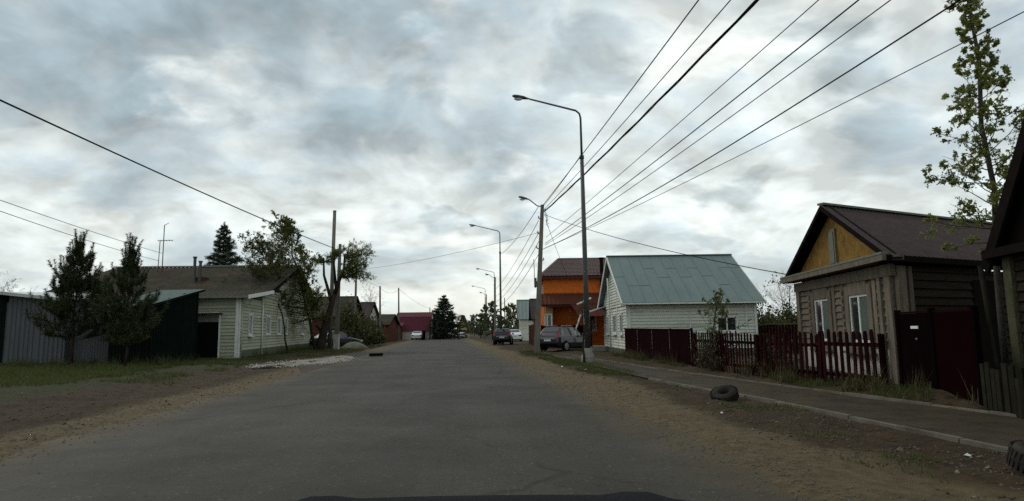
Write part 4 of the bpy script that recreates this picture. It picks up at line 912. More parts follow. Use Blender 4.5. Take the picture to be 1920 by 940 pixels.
def pole_box():
    o = p1.location; c = o.lerp(P1t, .46); MB().box((c.x-.28,c.y-.12,c.z-.1), (c.x-.14,c.y+.08,c.z+.42)).build('switch_box', m_steelpole, p1, o); MB().tube([(c.x-.25,c.y,c.z+.4),(c.x-.28,c.y,c.z+1.5)], .02, 6).build('conduit', m_steelpole, p1, o)
    for k in range(3):
        a = P1t+Vector((.1,-.1,-.35-.12*k)); MB().tube([a, a+Vector((.16,-.05,-.28)), a+Vector((.12,0,-.6)), a+Vector((.26,-.05,-.55-.1*k))], .014, 5).build('loose_cable', m_wire, p1, o, True)
pole_box()
util_pole((-2.45,87), (-2.35,87,8.6), 'concrete pole with lamp just left of the second street lamp', .3, .2, lamp=True)
util_pole((-5.3,128), (-5.25,128,8.6), 'distant concrete pole with lamp nearest the road end', .3, .2, lamp=True)
util_pole((-3.0,108), (-3.0,108,7.4), 'distant dark pole behind the second street lamp', .3, .2)
util_pole((-1.9,150), (-1.9,150,9), 'farthest thin pole standing before the woods', .3, .2)
L1t = Vector((-14.28,50.9,11.1))
root = empty('wooden_utility_pole', (-14.5,51.0,.0), 'tall grey wooden pole rising beside the pruned tree on the left', 'utility pole', 'left utility poles')
MB().tube([(-14.5,51.0,-.1),(-14.42,51,4),L1t], [.17,.16,.13], 10).build('shaft', m_concpole, root, root.location, True)
MB().tube([L1t, L1t+Vector((0,0,.06))], .14, 10).build('cap', m_steelpole, root, root.location, True)
util_pole((-13.85,50.6), (-13.72,50.7,8.4), 'short concrete prop pole with white base next to the tall wooden pole', .34, .22, mat=m_concpole, group='left utility poles')
MB().box((-14.05,50.42,0), (-13.65,50.78,1.25)).build('white_band', m_whitewash, bpy.data.objects['utility_pole.005'] if 'utility_pole.005' in bpy.data.objects else None, bpy.data.objects['utility_pole.005'].location)
util_pole((-17.7,72), (-17.6,72,8.5), 'concrete pole behind the olive bushes on the left', .3, .2, group='left utility poles')
util_pole((-17.5,85), (-17.6,85,7.45), 'concrete pole in front of the pale grey gable, fourth on the left', .32, .2, group='left utility poles')
util_pole((-18.4,104), (-18.5,104,8.5), 'concrete pole at the left end of the crimson roof', .32, .2, group='left utility poles')
util_pole((-19.0,148), (-19.1,148,6.9), 'distant concrete pole right of the crimson roof', .32, .2, group='left utility poles')

# ------------------------------------------------------------------ overhead wires
def wire(a, b, sag, r, label, n=18, twist=False):
    a = Vector(a); b = Vector(b); pts = []
    for i in range(n+1):
        t = i/n; p = a.lerp(b, t); p.z -= sag*4*t*(1-t); pts.append(p)
    r *= 1.25; mb = MB().tube(pts, r, 5)
    if twist:
        for ph in (0, 2.1, 4.2):
            q = [p+Vector((math.cos(ph+i*1.3)*r*1.5, 0, math.sin(ph+i*1.3)*r*1.5)) for i, p in enumerate(pts)]; mb.tube(q, r*.6, 4)
    o = mb.build('overhead_wire', m_wire, None, a, True); o.location = a
    return tag(o, label, 'wire', 'overhead wires')
def ray(px, py, Y):
    """street-scale helper used only to place wire ends: bearing of a line of sight at distance Y"""
    f = Vector((0, math.cos(pitch), math.sin(pitch))); r0 = Vector((1,0,0)); u0 = Vector((0,-math.sin(pitch),math.cos(pitch)))
    rr = r0*math.cos(roll)-u0*math.sin(roll); uu = u0*math.cos(roll)+r0*math.sin(roll); d = f*1200+rr*(px-960)+uu*(470-py); d /= d.y
    return Vector((0,0,CAM_H))+d*Y
ordn = ['first', 'second', 'third', 'fourth', 'fifth', 'sixth', 'seventh', 'eighth']
WR = [((1.80,36.15,8.45), (1310,0), 13.8, .013, .12), ((1.86,36.1,8.2), (1370,0), 13.6, .011, .25), ((1.9,36.1,8.1), (1420,0), 13.3, .019, .3),
      ((1.95,36.15,6.6), (1535,0), 12.0, .009, .15), ((1.9,36.15,6.25), (1610,0), 11.4, .013, .3), ((1.9,36.15,6.15), (1670,0), 11.2, .010, .35), ((1.72,36.1,5.9), (1800,0), 10.6, .014, .75), ((1.85,36.1,5.95), (1885,40), 10.4, .008, .2)]
for i, (a, px, Y, r, sag) in enumerate(WR):
    a = Vector(a); b = ray(px[0], px[1], Y); k = 1.62 if i < 7 else 1.35; e = a+(b-a)*k; e.z = b.z+.15
    t = 1/k; e.z = (b.z + sag*4*t*(1-t) - a.z*(1-t))/t
    wire(a, e, sag, r, ordn[i]+' overhead wire from the left where the right-hand wires cross the top edge' if i < 7 else 'thin lowest overhead wire passing in front of the poplar on the right', twist=(i == 2))
wire((1.9,36.1,7.9), (8.3,18.9,2.85), .25, .011, 'service wire sloping from the leaning pole down to the brown wooden house')
wire((1.95,36.1,7.6), (4.0,47,5.4), .1, .010, 'short service wire from the leaning pole to the orange house')
for i, (za, yb, zb, xb, lab) in enumerate([(8.4, 61, 8.6, -1.15, 'upper'), (7.6, 87, 6.9, -2.4, 'second highest'), (6.9, 87, 5.9, -2.4, 'middle'), (6.4, 87, 5.2, -2.4, 'second lowest'), (5.7, 87, 4.6, -2.4, 'lowest')]):
    wire((1.55,36.3,za), (xb,yb,zb), .35+.1*i, .013, lab+' wire running from the leaning pole to the far poles')
wire((1.6,36.2,6.9), (-17.6,72,8.4), .3, .009, 'thin wire crossing the road from the leaning pole to the left')
wire((3.0,26.7,8.75), (1.78,36.2,8.35), .05, .011, 'short wire between the nearest lamp and the leaning pole')
wire(tuple(L1t+Vector((0,0,-3.0))), tuple(ray(-700,-140,9)), .2, .022, 'thick dark wire sloping down from the upper left edge to the wooden pole')
wire((-24.3,44.2,7.0), tuple(ray(-620,150,11)), .15, .010, 'upper thin wire from the left edge to the roof aerial'); wire((-24.55,44.2,6.5), tuple(ray(-620,165,11)), .25, .010, 'lower thin wire from the left edge to the roof aerial')
wire((-13.72,50.7,8.2), (-17.6,72,8.3), .5, .012, 'wire from the prop pole to the pole behind the bushes'); wire((-17.6,72,8.2), (-17.6,85,7.3), .25, .012, 'short wire between the left poles before the pale gable'); wire((-17.6,85,7.2), (-18.5,104,8.2), .6, .013, 'sagging wire between the poles left of the crimson roof'); wire((-18.5,104,8.3), (-19.1,148,6.6), .4, .014, 'wire over the crimson roof between distant poles')

# ------------------------------------------------------------------ trees
def leaves_mesh(name, pts, size, mat, rng, flat=0.0, aspect=.6):
    pts = np.asarray(pts); n = len(pts)
    a = rng.normal(size=(n,3)); a /= np.linalg.norm(a, axis=1)[:,None]; b = rng.normal(size=(n,3)); b[:,2] *= (1-flat); b -= a*np.sum(a*b, 1)[:,None]; b /= np.linalg.norm(b, axis=1)[:,None]+1e-9
    s = size*rng.uniform(.55, 1.3, n)[:,None]; a = a*s; b = b*s*aspect
    v = np.stack([pts-a, pts-b*.9+a*.1, pts+a, pts+b*.9+a*.1], 1).reshape(-1,3)
    return np_mesh(name, v, np.arange(4*n).reshape(n,4), mat)
def needles_mesh(name, base, d, width, mat, rng):
    n = len(base); s = np.cross(d, rng.normal(size=(n,3))); s /= np.linalg.norm(s, axis=1)[:,None]+1e-9; s *= width
    v = np.stack([base-s, base+s, base+d], 1).reshape(-1,3); return np_mesh(name, v, np.arange(3*n).reshape(n,3), mat)
def wob(p, d, L, n, rng, curl=.12, grav=0.0):
    pts = [Vector(p)]; d = Vector(d).normalized()
    for i in range(n):
        d = (d+Vector(rng.normal(0, curl, 3))+Vector((0,0,grav))).normalized(); pts.append(pts[-1]+d*(L/n))
    return pts
def broad_tree(name, loc, H, r, label, leafm, bark, seed, start=.3, nl=14, spread=1.6, elev=(20,60), shape=None, sub=5, twig=4, leaf=.06, per=5, lean=(0,0), cat='tree', group=None, jitter=.10, trunks=1, sublen=.5, twiglen=.4, limb=.5, bias=(0,0,0)):
    rng = np.random.default_rng(seed); o = Vector((loc[0], loc[1], gz(*loc[:2])-.03 if loc[1] < 60 else 0.)); root = empty(name, o, label, cat, group)
    wood = MB(); pts = []; shape = shape or (lambda t: math.sin(math.pi*min(1, max(0, .15+.8*t)))**.7)
    for tk in range(trunks):
        off = Vector((rng.normal(0, .12*trunks**.5), rng.normal(0, .12*trunks**.5), 0)) if trunks > 1 else Vector((0,0,0))
        ln = Vector((lean[0]+(rng.normal(0, .2) if trunks > 1 else 0), lean[1]+(rng.normal(0, .2) if trunks > 1 else 0), 0)); hh = H*(rng.uniform(.7, 1) if trunks > 1 else 1)
        tp = [o+off+ln*(hh*t**1.2)+Vector((rng.normal(0,.025*hh*.3), rng.normal(0,.025*hh*.3), hh*t)) for t in np.linspace(0, 1, 9)]; tp[0] = o+off
        rr = r/math.sqrt(trunks); wood.tube(tp, [rr*(1-.9*t)**.9+.006 for t in np.linspace(0,1,9)], 8)
        at = lambda t: tp[min(7, int(t*8))].lerp(tp[min(7, int(t*8))+1], t*8-min(7, int(t*8)))
        for i in range(nl):
            t = (start+(1-start)*(i+rng.uniform(0,.8))/nl); t = min(t, .985); q = (t-start)/(1-start)
            az = i*2.4+rng.normal(0,.4); el = R(elev[0]+(elev[1]-elev[0])*q+rng.normal(0,8)); L = spread*shape(q)*rng.uniform(.7,1.15)
            d = Vector((math.cos(az)*math.cos(el), math.sin(az)*math.cos(el), math.sin(el)))+Vector(bias); L *= max(.35, d.length); br = wob(at(t), d, L, 6, rng, .13, .03)
            r1 = max(.006, rr*(1-.88*t)*limb); wood.tube(br, [r1*(1-.8*k/6) for k in range(7)], 5, False)
            for j in range(sub):
                s = rng.uniform(.2, 1.0); k = min(5, int(s*6)); p = br[k].lerp(br[k+1], s*6-k); dd = (br[k+1]-br[k]).normalized()
                d2 = (dd*.7+Vector(rng.normal(0,.6,3))+Vector((0,0,.18))).normalized(); L2 = L*sublen*rng.uniform(.5,1.1)*(1.15-s*.5); sb = wob(p, d2, L2, 4, rng, .16, .02)
                wood.tube(sb, [max(.004, r1*.38*(1-.75*m/4)) for m in range(5)], 4, False)
                for m in range(twig):
                    s2 = rng.uniform(.25, 1.0); k2 = min(3, int(s2*4)); p2 = sb[k2].lerp(sb[k2+1], s2*4-k2); d3 = ((sb[k2+1]-sb[k2]).normalized()*.6+Vector(rng.normal(0,.6,3))).normalized(); L3 = L2*twiglen*rng.uniform(.5,1.2)
                    tw = wob(p2, d3, L3, 2, rng, .2, .05); wood.tube(tw, [max(.003, r1*.14), .003, .002], 3, False)
                    for _ in range(per): 
                        w_ = rng.uniform(.15, 1.05); pts.append(np.array(tw[0].lerp(tw[2], w_))+rng.normal(0, jitter*L3, 3)+rng.normal(0, leaf*.5, 3))
    wood.build('trunk', bark, root, o, True)
    if pts and leafm: me = leaves_mesh('crown', np.array(pts)-np.array(o), leaf, leafm, rng); c = link('crown', me, root); c['kind'] = 'stuff' if False else 'thing'; del c['kind']
    return root
def pine(name, loc, H, W, label, seed, zlow=1.1, group='young pines on the left lawn', mat=None, step=.34, nb=6, dens=1.0, needle=.11, candles=True, droop=0.0, cat='pine tree', power=.75, wide=.0035):
    rng = np.random.default_rng(seed); o = Vector((loc[0], loc[1], gz(*loc[:2])-.03 if loc[1] < 60 else 0.)); root = empty(name, o, label, cat, group); mat = mat or lm_pine
    wood = MB(); tp = [o+Vector((rng.normal(0,.03), rng.normal(0,.03), H*t)) for t in np.linspace(0,1,8)]; tp[0] = o; wood.tube(tp, [max(.012, .011*H*(1-t)+.008) for t in np.linspace(0,1,8)], 7)
    B, D = [], []
    def shoot(pl, dens_, ln):
        for i in range(len(pl)-1):
            a, b = np.array(pl[i]), np.array(pl[i+1]); dd = b-a; L = np.linalg.norm(dd); dd = dd/max(L,1e-6); n = max(2, int(L*dens_*dens))
            t = rng.uniform(0,1,n)[:,None]; rad = rng.normal(size=(n,3)); rad -= dd*(rad@dd)[:,None]; rad /= np.linalg.norm(rad,axis=1)[:,None]+1e-9
            B.append(a+(b-a)*t); D.append((dd*.55+rad*.85)*ln*rng.uniform(.7,1.2,n)[:,None])
    shoot(tp[-2:], 160, needle)
    z = zlow
    while z < H-.15:
        q = (z-zlow)/(H-zlow); Lb = W/2*max(.06, (1-q)**power)*(.75+.35*min(1, q*6)); el = R(8+48*q-droop)
        for k in range(nb):
            az = k*2*math.pi/nb+rng.uniform(-.5,.5); L = Lb*rng.uniform(.65,1.15); p = o+Vector((0,0,z+rng.uniform(-.1,.1)))
            br = wob(p, (math.cos(az)*math.cos(el), math.sin(az)*math.cos(el), math.sin(el)), L, 5, rng, .07, .06 if not droop else -.02)
            wood.tube(br, [max(.005,.012*L*(1-.7*i/5)) for i in range(6)], 4, False); shoot(br[2:], 95, needle)
            for j in range(int(3+5*L)):
                s = rng.uniform(.25,1); i = min(4,int(s*5)); pp = br[i].lerp(br[i+1], s*5-i); dd = (br[i+1]-br[i]).normalized()
                side = dd.cross(Vector((0,0,1))).normalized()*(1 if rng.uniform() < .5 else -1)
                d2 = (dd*.7+side*rng.uniform(.3,1)+Vector((0,0,rng.uniform(.0,.6) if not droop else rng.uniform(-.35,.1)))).normalized(); l2 = L*rng.uniform(.2,.42)+.08; sh = wob(pp, d2, l2, 3, rng, .1, .07 if not droop else -.03); shoot(sh, 110, needle)
                if not droop and rng.uniform() < .6: shoot(wob(sh[2], (d2.x*.5, d2.y*.5, .9), l2*.6+.05, 2, rng, .1, .1), 120, needle)
            if candles and q > .35: shoot(wob(br[5], (math.cos(az)*.25, math.sin(az)*.25, 1), .3+.45*q, 3, rng, .05, .1), 150, needle*.75)
        z += step*rng.uniform(.8,1.15)
    wood.build('trunk', m_bark, root, o, True)
    link('crown', needles_mesh('crown', np.concatenate(B)-np.array(o), np.concatenate(D), wide, mat, rng), root)
    return root
pine('pine_tree', (-18.7,27.4), 5.35, 3.5, 'larger dark young pine before the grey garage on the left', 3, 1.15, wide=.009, dens=1.6, power=.95, nb=6, step=.36, needle=.14)
pine('pine_tree', (-15.35,25.6), 4.72, 2.7, 'smaller dark young pine before the dark green shed on the left', 4, .9, wide=.009, dens=1.6, power=.95, nb=6, step=.36, needle=.14)
pine('spruce_tree', (-28.2,62), 12.3, 5.6, 'tall dark spruce rising behind the ridge of the plank house', 5, 2.0, group='spruces', mat=lm_spruce, step=.42, nb=9, dens=1.0, needle=.22, candles=False, droop=18, cat='spruce tree', power=.85, wide=.016)
pine('spruce_tree', (-12.0,112), 7.6, 5.2, 'dark spruce standing left of the road end', 6, .6, group='spruces', mat=lm_spruce, step=.38, nb=9, dens=.8, needle=.22, candles=False, droop=12, cat='spruce tree', power=.7, wide=.02)
pine('spruce_tree', (-13.6,118), 4.6, 3.4, 'small spruce to the left of the dark road-end spruce', 16, .4, group='spruces', mat=lm_spruce, step=.42, nb=7, dens=.35, needle=.22, candles=False, droop=12, cat='spruce tree', power=.7, wide=.02)
pine('spruce_tree', (-10.2,124), 4.6, 3.4, 'small spruce to the right of the dark road-end spruce', 17, .4, group='spruces', mat=lm_spruce, step=.42, nb=7, dens=.35, needle=.22, candles=False, droop=12, cat='spruce tree', power=.7, wide=.02)
# leafing trees by the plank house
broad_tree('leafy_tree', (-14.3,46.8), 9.3, .12, 'airy leafing tree spreading over the roof of the plank house', lm_fresh, m_bark, 21, .24, 92, 3.6, (-4,62), shape=lambda q: 1.0-.76*q, sub=8, twig=6, leaf=.043, per=13, lean=(-.25,-.05), bias=(-.45,-.25,0))
broad_tree('leafy_tree', (-14.55,41.8), 6.6, .055, 'low olive green tree with branches hanging over the slate roof edge', lm_olive, m_bark, 22, .42, 46, 2.5, (0,50), shape=lambda q: 1.0-.5*q, sub=7, twig=6, leaf=.045, per=10, lean=(-.22,-.12), bias=(-.5,-.2,.05))
def pruned_tree():
    rng = np.random.default_rng(33); o = Vector((-14.0,47.3,.02)); root = empty('pruned_tree', o, 'pruned tree with a thick dark trunk and leafy right limb by the left pole', 'tree')
    w = MB(); w.tube([o+Vector((-.25,0,-.1)), o+Vector((-.1,0,.5)), o+Vector((.25,0,2.0)), o+Vector((.55,.1,3.2)), o+Vector((.8,.2,4.2))], [.42,.31,.25,.21,.17], 10)
    w.tube([o+Vector((.6,.1,3.6)), o+Vector((.25,.1,4.8)), o+Vector((.0,.1,5.6)), o+Vector((-.05,.1,6.9))], [.14,.11,.09,.06], 8); w.tube([o+Vector((.8,.2,4.2)), o+Vector((1.1,.2,5.2)), o+Vector((1.45,.2,6.0)), o+Vector((1.5,.2,7.2))], [.17,.14,.10,.06], 8)
    w.tube([o+Vector((.1,0,1.3)), o+Vector((-.45,0,1.9))], [.12,.08], 7); w.tube([o+Vector((.9,.2,4.6)), o+Vector((.7,.2,6.4)), o+Vector((.75,.2,7.5))], [.12,.08,.04], 7)
    pts = []
    for i in range(48):
        b0 = [o+Vector((1.2,.2,5.4)), o+Vector((1.45,.2,6.0)), o+Vector((1.5,.2,6.9)), o+Vector((.75,.2,7.0)), o+Vector((0,.1,6.6))][i % 5 if i > 8 else i % 3]
        az = rng.uniform(-.9,.9)*1.2; big = 1.0 if i % 5 < 3 or i <= 8 else .42
        d = Vector((math.cos(az), math.sin(az)*.8, rng.uniform(-.1,.6))) if big == 1.0 else Vector((rng.normal(),rng.normal(),.4)); L = rng.uniform(1.2,2.7)*big
        br = wob(b0, d, L, 6, rng, .16, .02); w.tube(br, [.035*(1-.8*k/6)+.004 for k in range(7)], 4, False)
        for j in range(9):
            s = rng.uniform(.2,1); k = min(5,int(s*6)); sb = wob(br[k], Vector(rng.normal(0,.6,3))+(br[k+1]-br[k]).normalized()*.5, rng.uniform(.3,.7)*max(.5,big), 3, rng, .2, .02); w.tube(sb, .007, 3, False)
            for _ in range(36): pts.append(np.array(sb[0].lerp(sb[3], rng.uniform(.1,1)))+rng.normal(0,.07,3))
    w.build('trunk', m_bark, root, o, True); link('crown', leaves_mesh('crown', np.array(pts)-np.array(o), .046, lm_fresh, rng), root)
pruned_tree()
def bush(name, loc, w, h, label, leafm, seed, n=2600, leaf=.09, group='roadside bushes', stems=26, cat='bush', deep=None):
    rng = np.random.default_rng(seed); o = Vector((loc[0], loc[1], gz(*loc[:2])-.03 if loc[1] < 60 else 0.)); root = empty(name, o, label, cat, group); wd = MB(); pts = []; deep = deep or w
    for i in range(stems):
        a = rng.uniform(0,6.28); s = math.sqrt(rng.uniform(0,1)); tipp = Vector((math.cos(a)*s*w/2, math.sin(a)*s*deep/2, h*(1-.55*s*s)*rng.uniform(.7,1.08)))
        b = Vector((tipp.x*.25, tipp.y*.25, 0)); m = (b+tipp)/2+Vector(rng.normal(0,.06*h,3)); st = [o+b, o+m, o+tipp]; wd.tube(st, [.018,.012,.004], 4, False)
        for j in range(5):
            p = st[1].lerp(st[2], rng.uniform(0,1)); q = p+Vector(rng.normal(0,.16*h,3))*1.0; wd.tube([p, q], [.006,.003], 3, False)
            for _ in range(n//(stems*5)): pts.append(np.array(p.lerp(q, rng.uniform(0,1.1)))+rng.normal(0,.05*h,3))
    wd.build('stems', m_twig, root, o, True)
    pts = np.array(pts)-np.array(o); pts = pts[pts[:,2] > .02]
    link('foliage', leaves_mesh('foliage', pts, leaf, leafm, rng), root); return root
for i, (px, Y, w, h, lab) in enumerate([(648,63,3.2,4.2,'olive bush right behind the pruned tree'), (668,66,3.6,3.6,'broad olive bush in the middle of the left bushes'), (688,69,3.0,2.9,'olive bush in front of the brown gabled house'), (704,74,2.2,1.7,'lowest olive bush at the right end of the left bushes')]):
    bush('olive_bush', (XP(px,Y), Y), w, h, lab, lm_olive, 40+i, 3400, .13, 'olive bushes left of the road')
bush('garden_shrub', (6.05,19.4), 1.2, 1.25, 'reddish brown twiggy shrub at the foot of the picket fence', lm_dry, 51, 1500, .035, cat='shrub', stems=34)
bush('garden_shrub', (6.75,17.0), 1.2, 1.0, 'low dark shrub inside the picket fence before the brown house', lm_dry, 52, 1400, .035, cat='shrub', stems=30)
broad_tree('sapling', (6.15,20.2), 2.75, .035, 'slim green-topped sapling in front of the white house window', lm_fresh, m_barkgrey, 53, .25, 14, .75, (25,70), sub=4, twig=4, leaf=.032, per=4, trunks=2, cat='sapling')
broad_tree('sapling', (2.85,26.3), 2.3, .05, 'small dark bare sapling beside the nearest lamp base', lm_dry, m_bark, 54, .45, 12, .7, (20,60), sub=4, twig=3, leaf=.03, per=2, cat='sapling')
for i, (x, Y, w, h, lab) in enumerate([(13.2,36,4,3.0,'brown-green hedge bush behind the garden fence, left half'), (16.0,37,4,2.8,'brown-green hedge bush behind the garden fence, right half')]):
    bush('hedge_bush', (x, Y), w, h, lab, lm_olive, 60+i, 3600, .09, 'hedge bushes behind the garden')
broad_tree('poplar_tree', (8.40,11.1), 9.6, .055, 'tall slim leafing poplar at the right edge beside the steep dark roof', lm_birch, m_barkgrey, 71, .27, 90, 1.2, (14,78), shape=lambda q: (1.0-.55*q)*(.75+.25*math.sin(9*q)), sub=6, twig=6, leaf=.026, per=11, lean=(.012,0), jitter=.10, sublen=.42, limb=.32)
for i, (px, Y, H, s, lab) in enumerate([(20,46,5.6,2.6,'bare brown tree above the garage at the left edge'), (175,47,6.2,2.0,'bare twiggy tree behind the larger pine'), (262,52,6.6,1.9,'bare twiggy tree left of the roof aerial'), (694,92,7.8,2.6,'bare pale tree behind the dark roofed house'), (660,95,6.5,2.2,'bare tree above the brown gabled house'), (1465,52,4.6,2.4,'bare bushy tree behind the garden hedge')]):
    broad_tree('bare_tree', (XP(px,Y), Y), H, .10, lab, lm_dry, m_twig, 80+i, .25, 22, s, (15,65), sub=6, twig=5, leaf=.035, per=1, group='bare trees in the background', trunks=2)
for i, (px, Y, H, s, lab) in enumerate([(900,120,4.0,1.6,'small dark tree at the road end, left of the lamp poles'), (922,98,5.2,1.7,'dark leafy tree behind the far lamp poles'), (908,128,6.2,1.5,'slim dark tree farther along the right bend'), (948,110,5.0,1.9,'green tree behind the parked dark van'), (960,125,6.0,1.9,'tall green tree left of the grey-blue house'), (888,190,5.5,2.4,'green tree at the vanishing end of the road')]):
    broad_tree('street_tree', (XP(px,Y), Y), H, .12, lab, lm_far, m_bark, 100+i, .12, 20, s, (5,60), sub=5, twig=4, leaf=.16, per=5, group='trees at the end of the street')

def woods():
    rng = np.random.default_rng(5); V_ = []
    for k in range(520):
        a = rng.uniform(-42,46); Y = rng.uniform(250,420); X = math.tan(R(a))*Y*.98-.1*Y*0; 
        if -48 < X+.102*Y < 2 and Y < 320: continue
        H = rng.uniform(4.5,8.5)*(Y/320); n = 90; t = rng.uniform(0,1,n)**.8; con = rng.uniform() < .5
        rad = (1.0-t*.93)*H*(.20 if con else .30) if con else np.sin(np.pi*np.clip(.15+.85*t,0,1))*H*.26
        an = rng.uniform(0,6.28,n); V_.append(np.stack([X+rad*np.cos(an), Y+rad*np.sin(an), t*H], 1))
    pts = np.concatenate(V_); me = leaves_mesh('woods', pts, .75, lm_far, rng); tag(link('woods', me), 'dark line of distant woods along the horizon', 'woods', kind='stuff')
woods()

# ------------------------------------------------------------------ cars
def loft(mb, secs, close=True):
    n = len(secs[0]); o = len(mb.v)
    for s in secs: mb.v += [tuple(p) for p in s]
    for i in range(len(secs)-1):
        for k in range(n): mb.f.append((o+i*n+k, o+i*n+(k+1)%n, o+(i+1)*n+(k+1)%n, o+(i+1)*n+k))
    if close: mb.f.append(tuple(o+k for k in reversed(range(n)))); e = o+(len(secs)-1)*n; mb.f.append(tuple(e+k for k in range(n)))
    return mb
def car(name, loc, rz, paint, label, suv=True, group='parked cars', rails=False, scale=1.0):
    """rear at local x=0, front at +x"""
    root = empty(name, loc, label, 'car', group, rz); root.scale = (scale,)*3
    zr = 1.64 if suv else 1.44; zb = 1.03 if suv else .90; gl = .26 if suv else .18
    def ring(x, z0, z1, w, top=.86):
        m = (z0+z1)/2; return [(x,-w*.93,z0),(x,-w,m-.05),(x,-w*.985,z1-.10),(x,-w*top,z1),(x,w*top,z1),(x,w*.985,z1-.10),(x,w,m-.05),(x,w*.93,z0)]
    low = [ring(-.02,.50,.86,.72), ring(.05,.40,zb-.02,.82), ring(.25,gl+.05,zb+.02,.88), ring(.9,gl,zb+.01,.90), ring(2.1,gl,zb-.01,.91), ring(3.15,gl,zb-.03,.90), ring(3.6,gl,zb-.10,.885), ring(4.15,gl+.03,zb-.22,.83), ring(4.36,.36,zb-.33,.74), ring(4.42,.44,zb-.42,.62)]
    def gh(x, z, w, z0, w0): return [(x,-w0,z0),(x,-w,z),(x,-w*.55,z+.025),(x,w*.55,z+.025),(x,w,z),(x,w0,z0)]
    b = zb-.02
    prof = [(.06,b+.02,.80),(.30,b+.30 if suv else b+.20,.76),(.62,zr-.05,.66),(1.3,zr,.66),(2.05,zr-.005,.655),(2.45,zr-.07,.65),(3.28,b+.01,.74)]
    if not suv: prof = [(.45,b+.02,.80),(.85,b+.27,.74),(1.25,zr-.05,.63),(1.7,zr,.63),(2.1,zr-.01,.63),(2.45,zr-.08,.62),(3.28,b+.01,.72)]
    mb = MB(); loft(mb, low); loft(mb, [gh(x, z, w, b-.06, .84) for x, z, w in prof])
    # wheel arches as dark rings sit in the flanks
    body = mb.build('body', paint, root, smooth=False)
    bv = body.modifiers.new('soft', 'BEVEL'); bv.width = .035; bv.segments = 2; bv.limit_method = 'ANGLE'; bv.angle_limit = R(22)
    # glass
    def strip_glass(sgn, x0, x1):
        zs = lambda x: np.interp(x, [p[0] for p in prof], [p[1] for p in prof]); ws = lambda x: np.interp(x, [p[0] for p in prof], [p[2] for p in prof])
        xs = np.linspace(x0, x1, 7); top = []; bot = []
        for x in xs:
            zt = zs(x)-.07; f = (zt-(b-.06))/max(.05, zs(x)-(b-.06)); top.append((x, sgn*(.84+(ws(x)-.84)*f+.006), max(zt, b+.05)))
            z_ = b+.045; f = (z_-(b-.06))/max(.05, zs(x)-(b-.06)); bot.append((x, sgn*(.84+(ws(x)-.84)*f+.006), z_))
        pl = bot+top[::-1]; m2 = MB(); m2.add(pl, [tuple(range(len(pl)))] if sgn < 0 else [tuple(reversed(range(len(pl))))]); m2.build('side_window', m_glass, root)
        m3 = MB().tube([Vector(p)+Vector((0,sgn*.008,-.012)) for p in bot], .012, 4); m3.build('chrome_strip', m_rim, root)
    for s in (-1, 1):
        strip_glass(s, prof[1][0]+.12, 1.45); strip_glass(s, 1.53, 2.85)
    def quad(i, j, name, k0=.12, k1=.88):
        (xa,za,wa), (xb,zb_,wb) = prof[i], prof[j]; P = lambda t, s: Vector((xa+(xb-xa)*t, s*(wa+(wb-wa)*t)*.86, za+(zb_-za)*t+.02))
        n_ = Vector((-(zb_-za), 0, (xb-xa))).normalized(); n_ = n_ if n_.z > 0 else -n_
        MB().add([P(k0,-1)+n_*.02, P(k0,1)+n_*.02, P(k1,1)+n_*.02, P(k1,-1)+n_*.02], [(0,1,2,3)]).build(name, m_glass, root)
    quad(1, 2, 'rear_window', -.1, .9); quad(5, 6, 'windscreen', .06, .9)
    # lights, bumpers, plate
    for s in (-1, 1):
        if suv: MB().prism([(.0,s*.60,zb-.10),(.0,s*.82,zb-.10),(.06,s*.86,zb+.02),(.20,s*.82,zb+.36),(.15,s*.70,zb+.36),(.02,s*.68,zb+.02)], (-.035,s*.02,.0)).build('tail_light', m_red, root)
        else: MB().box((-.045,min(s*.48,s*.80),zb-.22), (.03,max(s*.48,s*.80),zb-.06)).build('tail_light', m_red, root)
        MB().box((4.2,min(s*.52,s*.80),zb-.40), (4.40,max(s*.52,s*.78),zb-.26)).build('headlight', m_lampglass, root)
        MB().box((2.72,min(s*.88,s*1.06),b+.02), (2.86,max(s*.88,s*1.06),b+.17)).build('mirror', paint, root)
    MB().box((-.07,-.74,.34), (.10,.74,.56)).build('bumper', m_black if suv else paint, root); MB().box((4.34,-.66,.30), (4.47,.66,.48)).build('bumper', m_black, root)
    MB().box((-.085,-.26,.70 if suv else .62), (-.02,.26,.82 if suv else .74)).build('number_plate', m_plate, root)
    if suv: MB().box((-.03,-.55,.86), (.04,.55,.91)).build('chrome_bar', m_rim, root)
    for x in (.82, 3.50):
        for s in (-1, 1):
            rw = .34 if suv else .31
            arch = MB().lathe([(rw*.5,-.012),(rw*1.16,-.012),(rw*1.16,.012),(rw*.5,.012)], 24, (x, s*.895, rw), 'Y'); arch.build('wheel_arch', m_black, root)
            wl = MB().lathe([(rw*.62,-.10),(rw*.9,-.11),(rw,-.07),(rw,.07),(rw*.9,.11),(rw*.62,.10)], 22, (x, s*.84, rw), 'Y').build('wheel', m_rubber, root, smooth=True)
            rm = MB().lathe([(rw*.64,-.02),(rw*.64,.02),(.001,.03)], 20, (x, s*.915, rw), 'Y')
            rim = MB(); yy = s*.935
            for k in range(5):
                a = k*2*math.pi/5; rim.beam((x,yy,rw), (x+math.cos(a)*rw*.62,yy,rw+math.sin(a)*rw*.62), .07, .03, up=(0,1,0))
            rim.lathe([(rw*.56,-.02),(rw*.65,-.02),(rw*.65,.02),(rw*.56,.02)], 20, (x, yy, rw), 'Y'); rim.lathe([(.001,.03),(.07,.03),(.07,-.03)], 10, (x, yy, rw), 'Y')
            rim.build('rim', m_rim, wl); rm.build('hub_disc', m_black, wl)
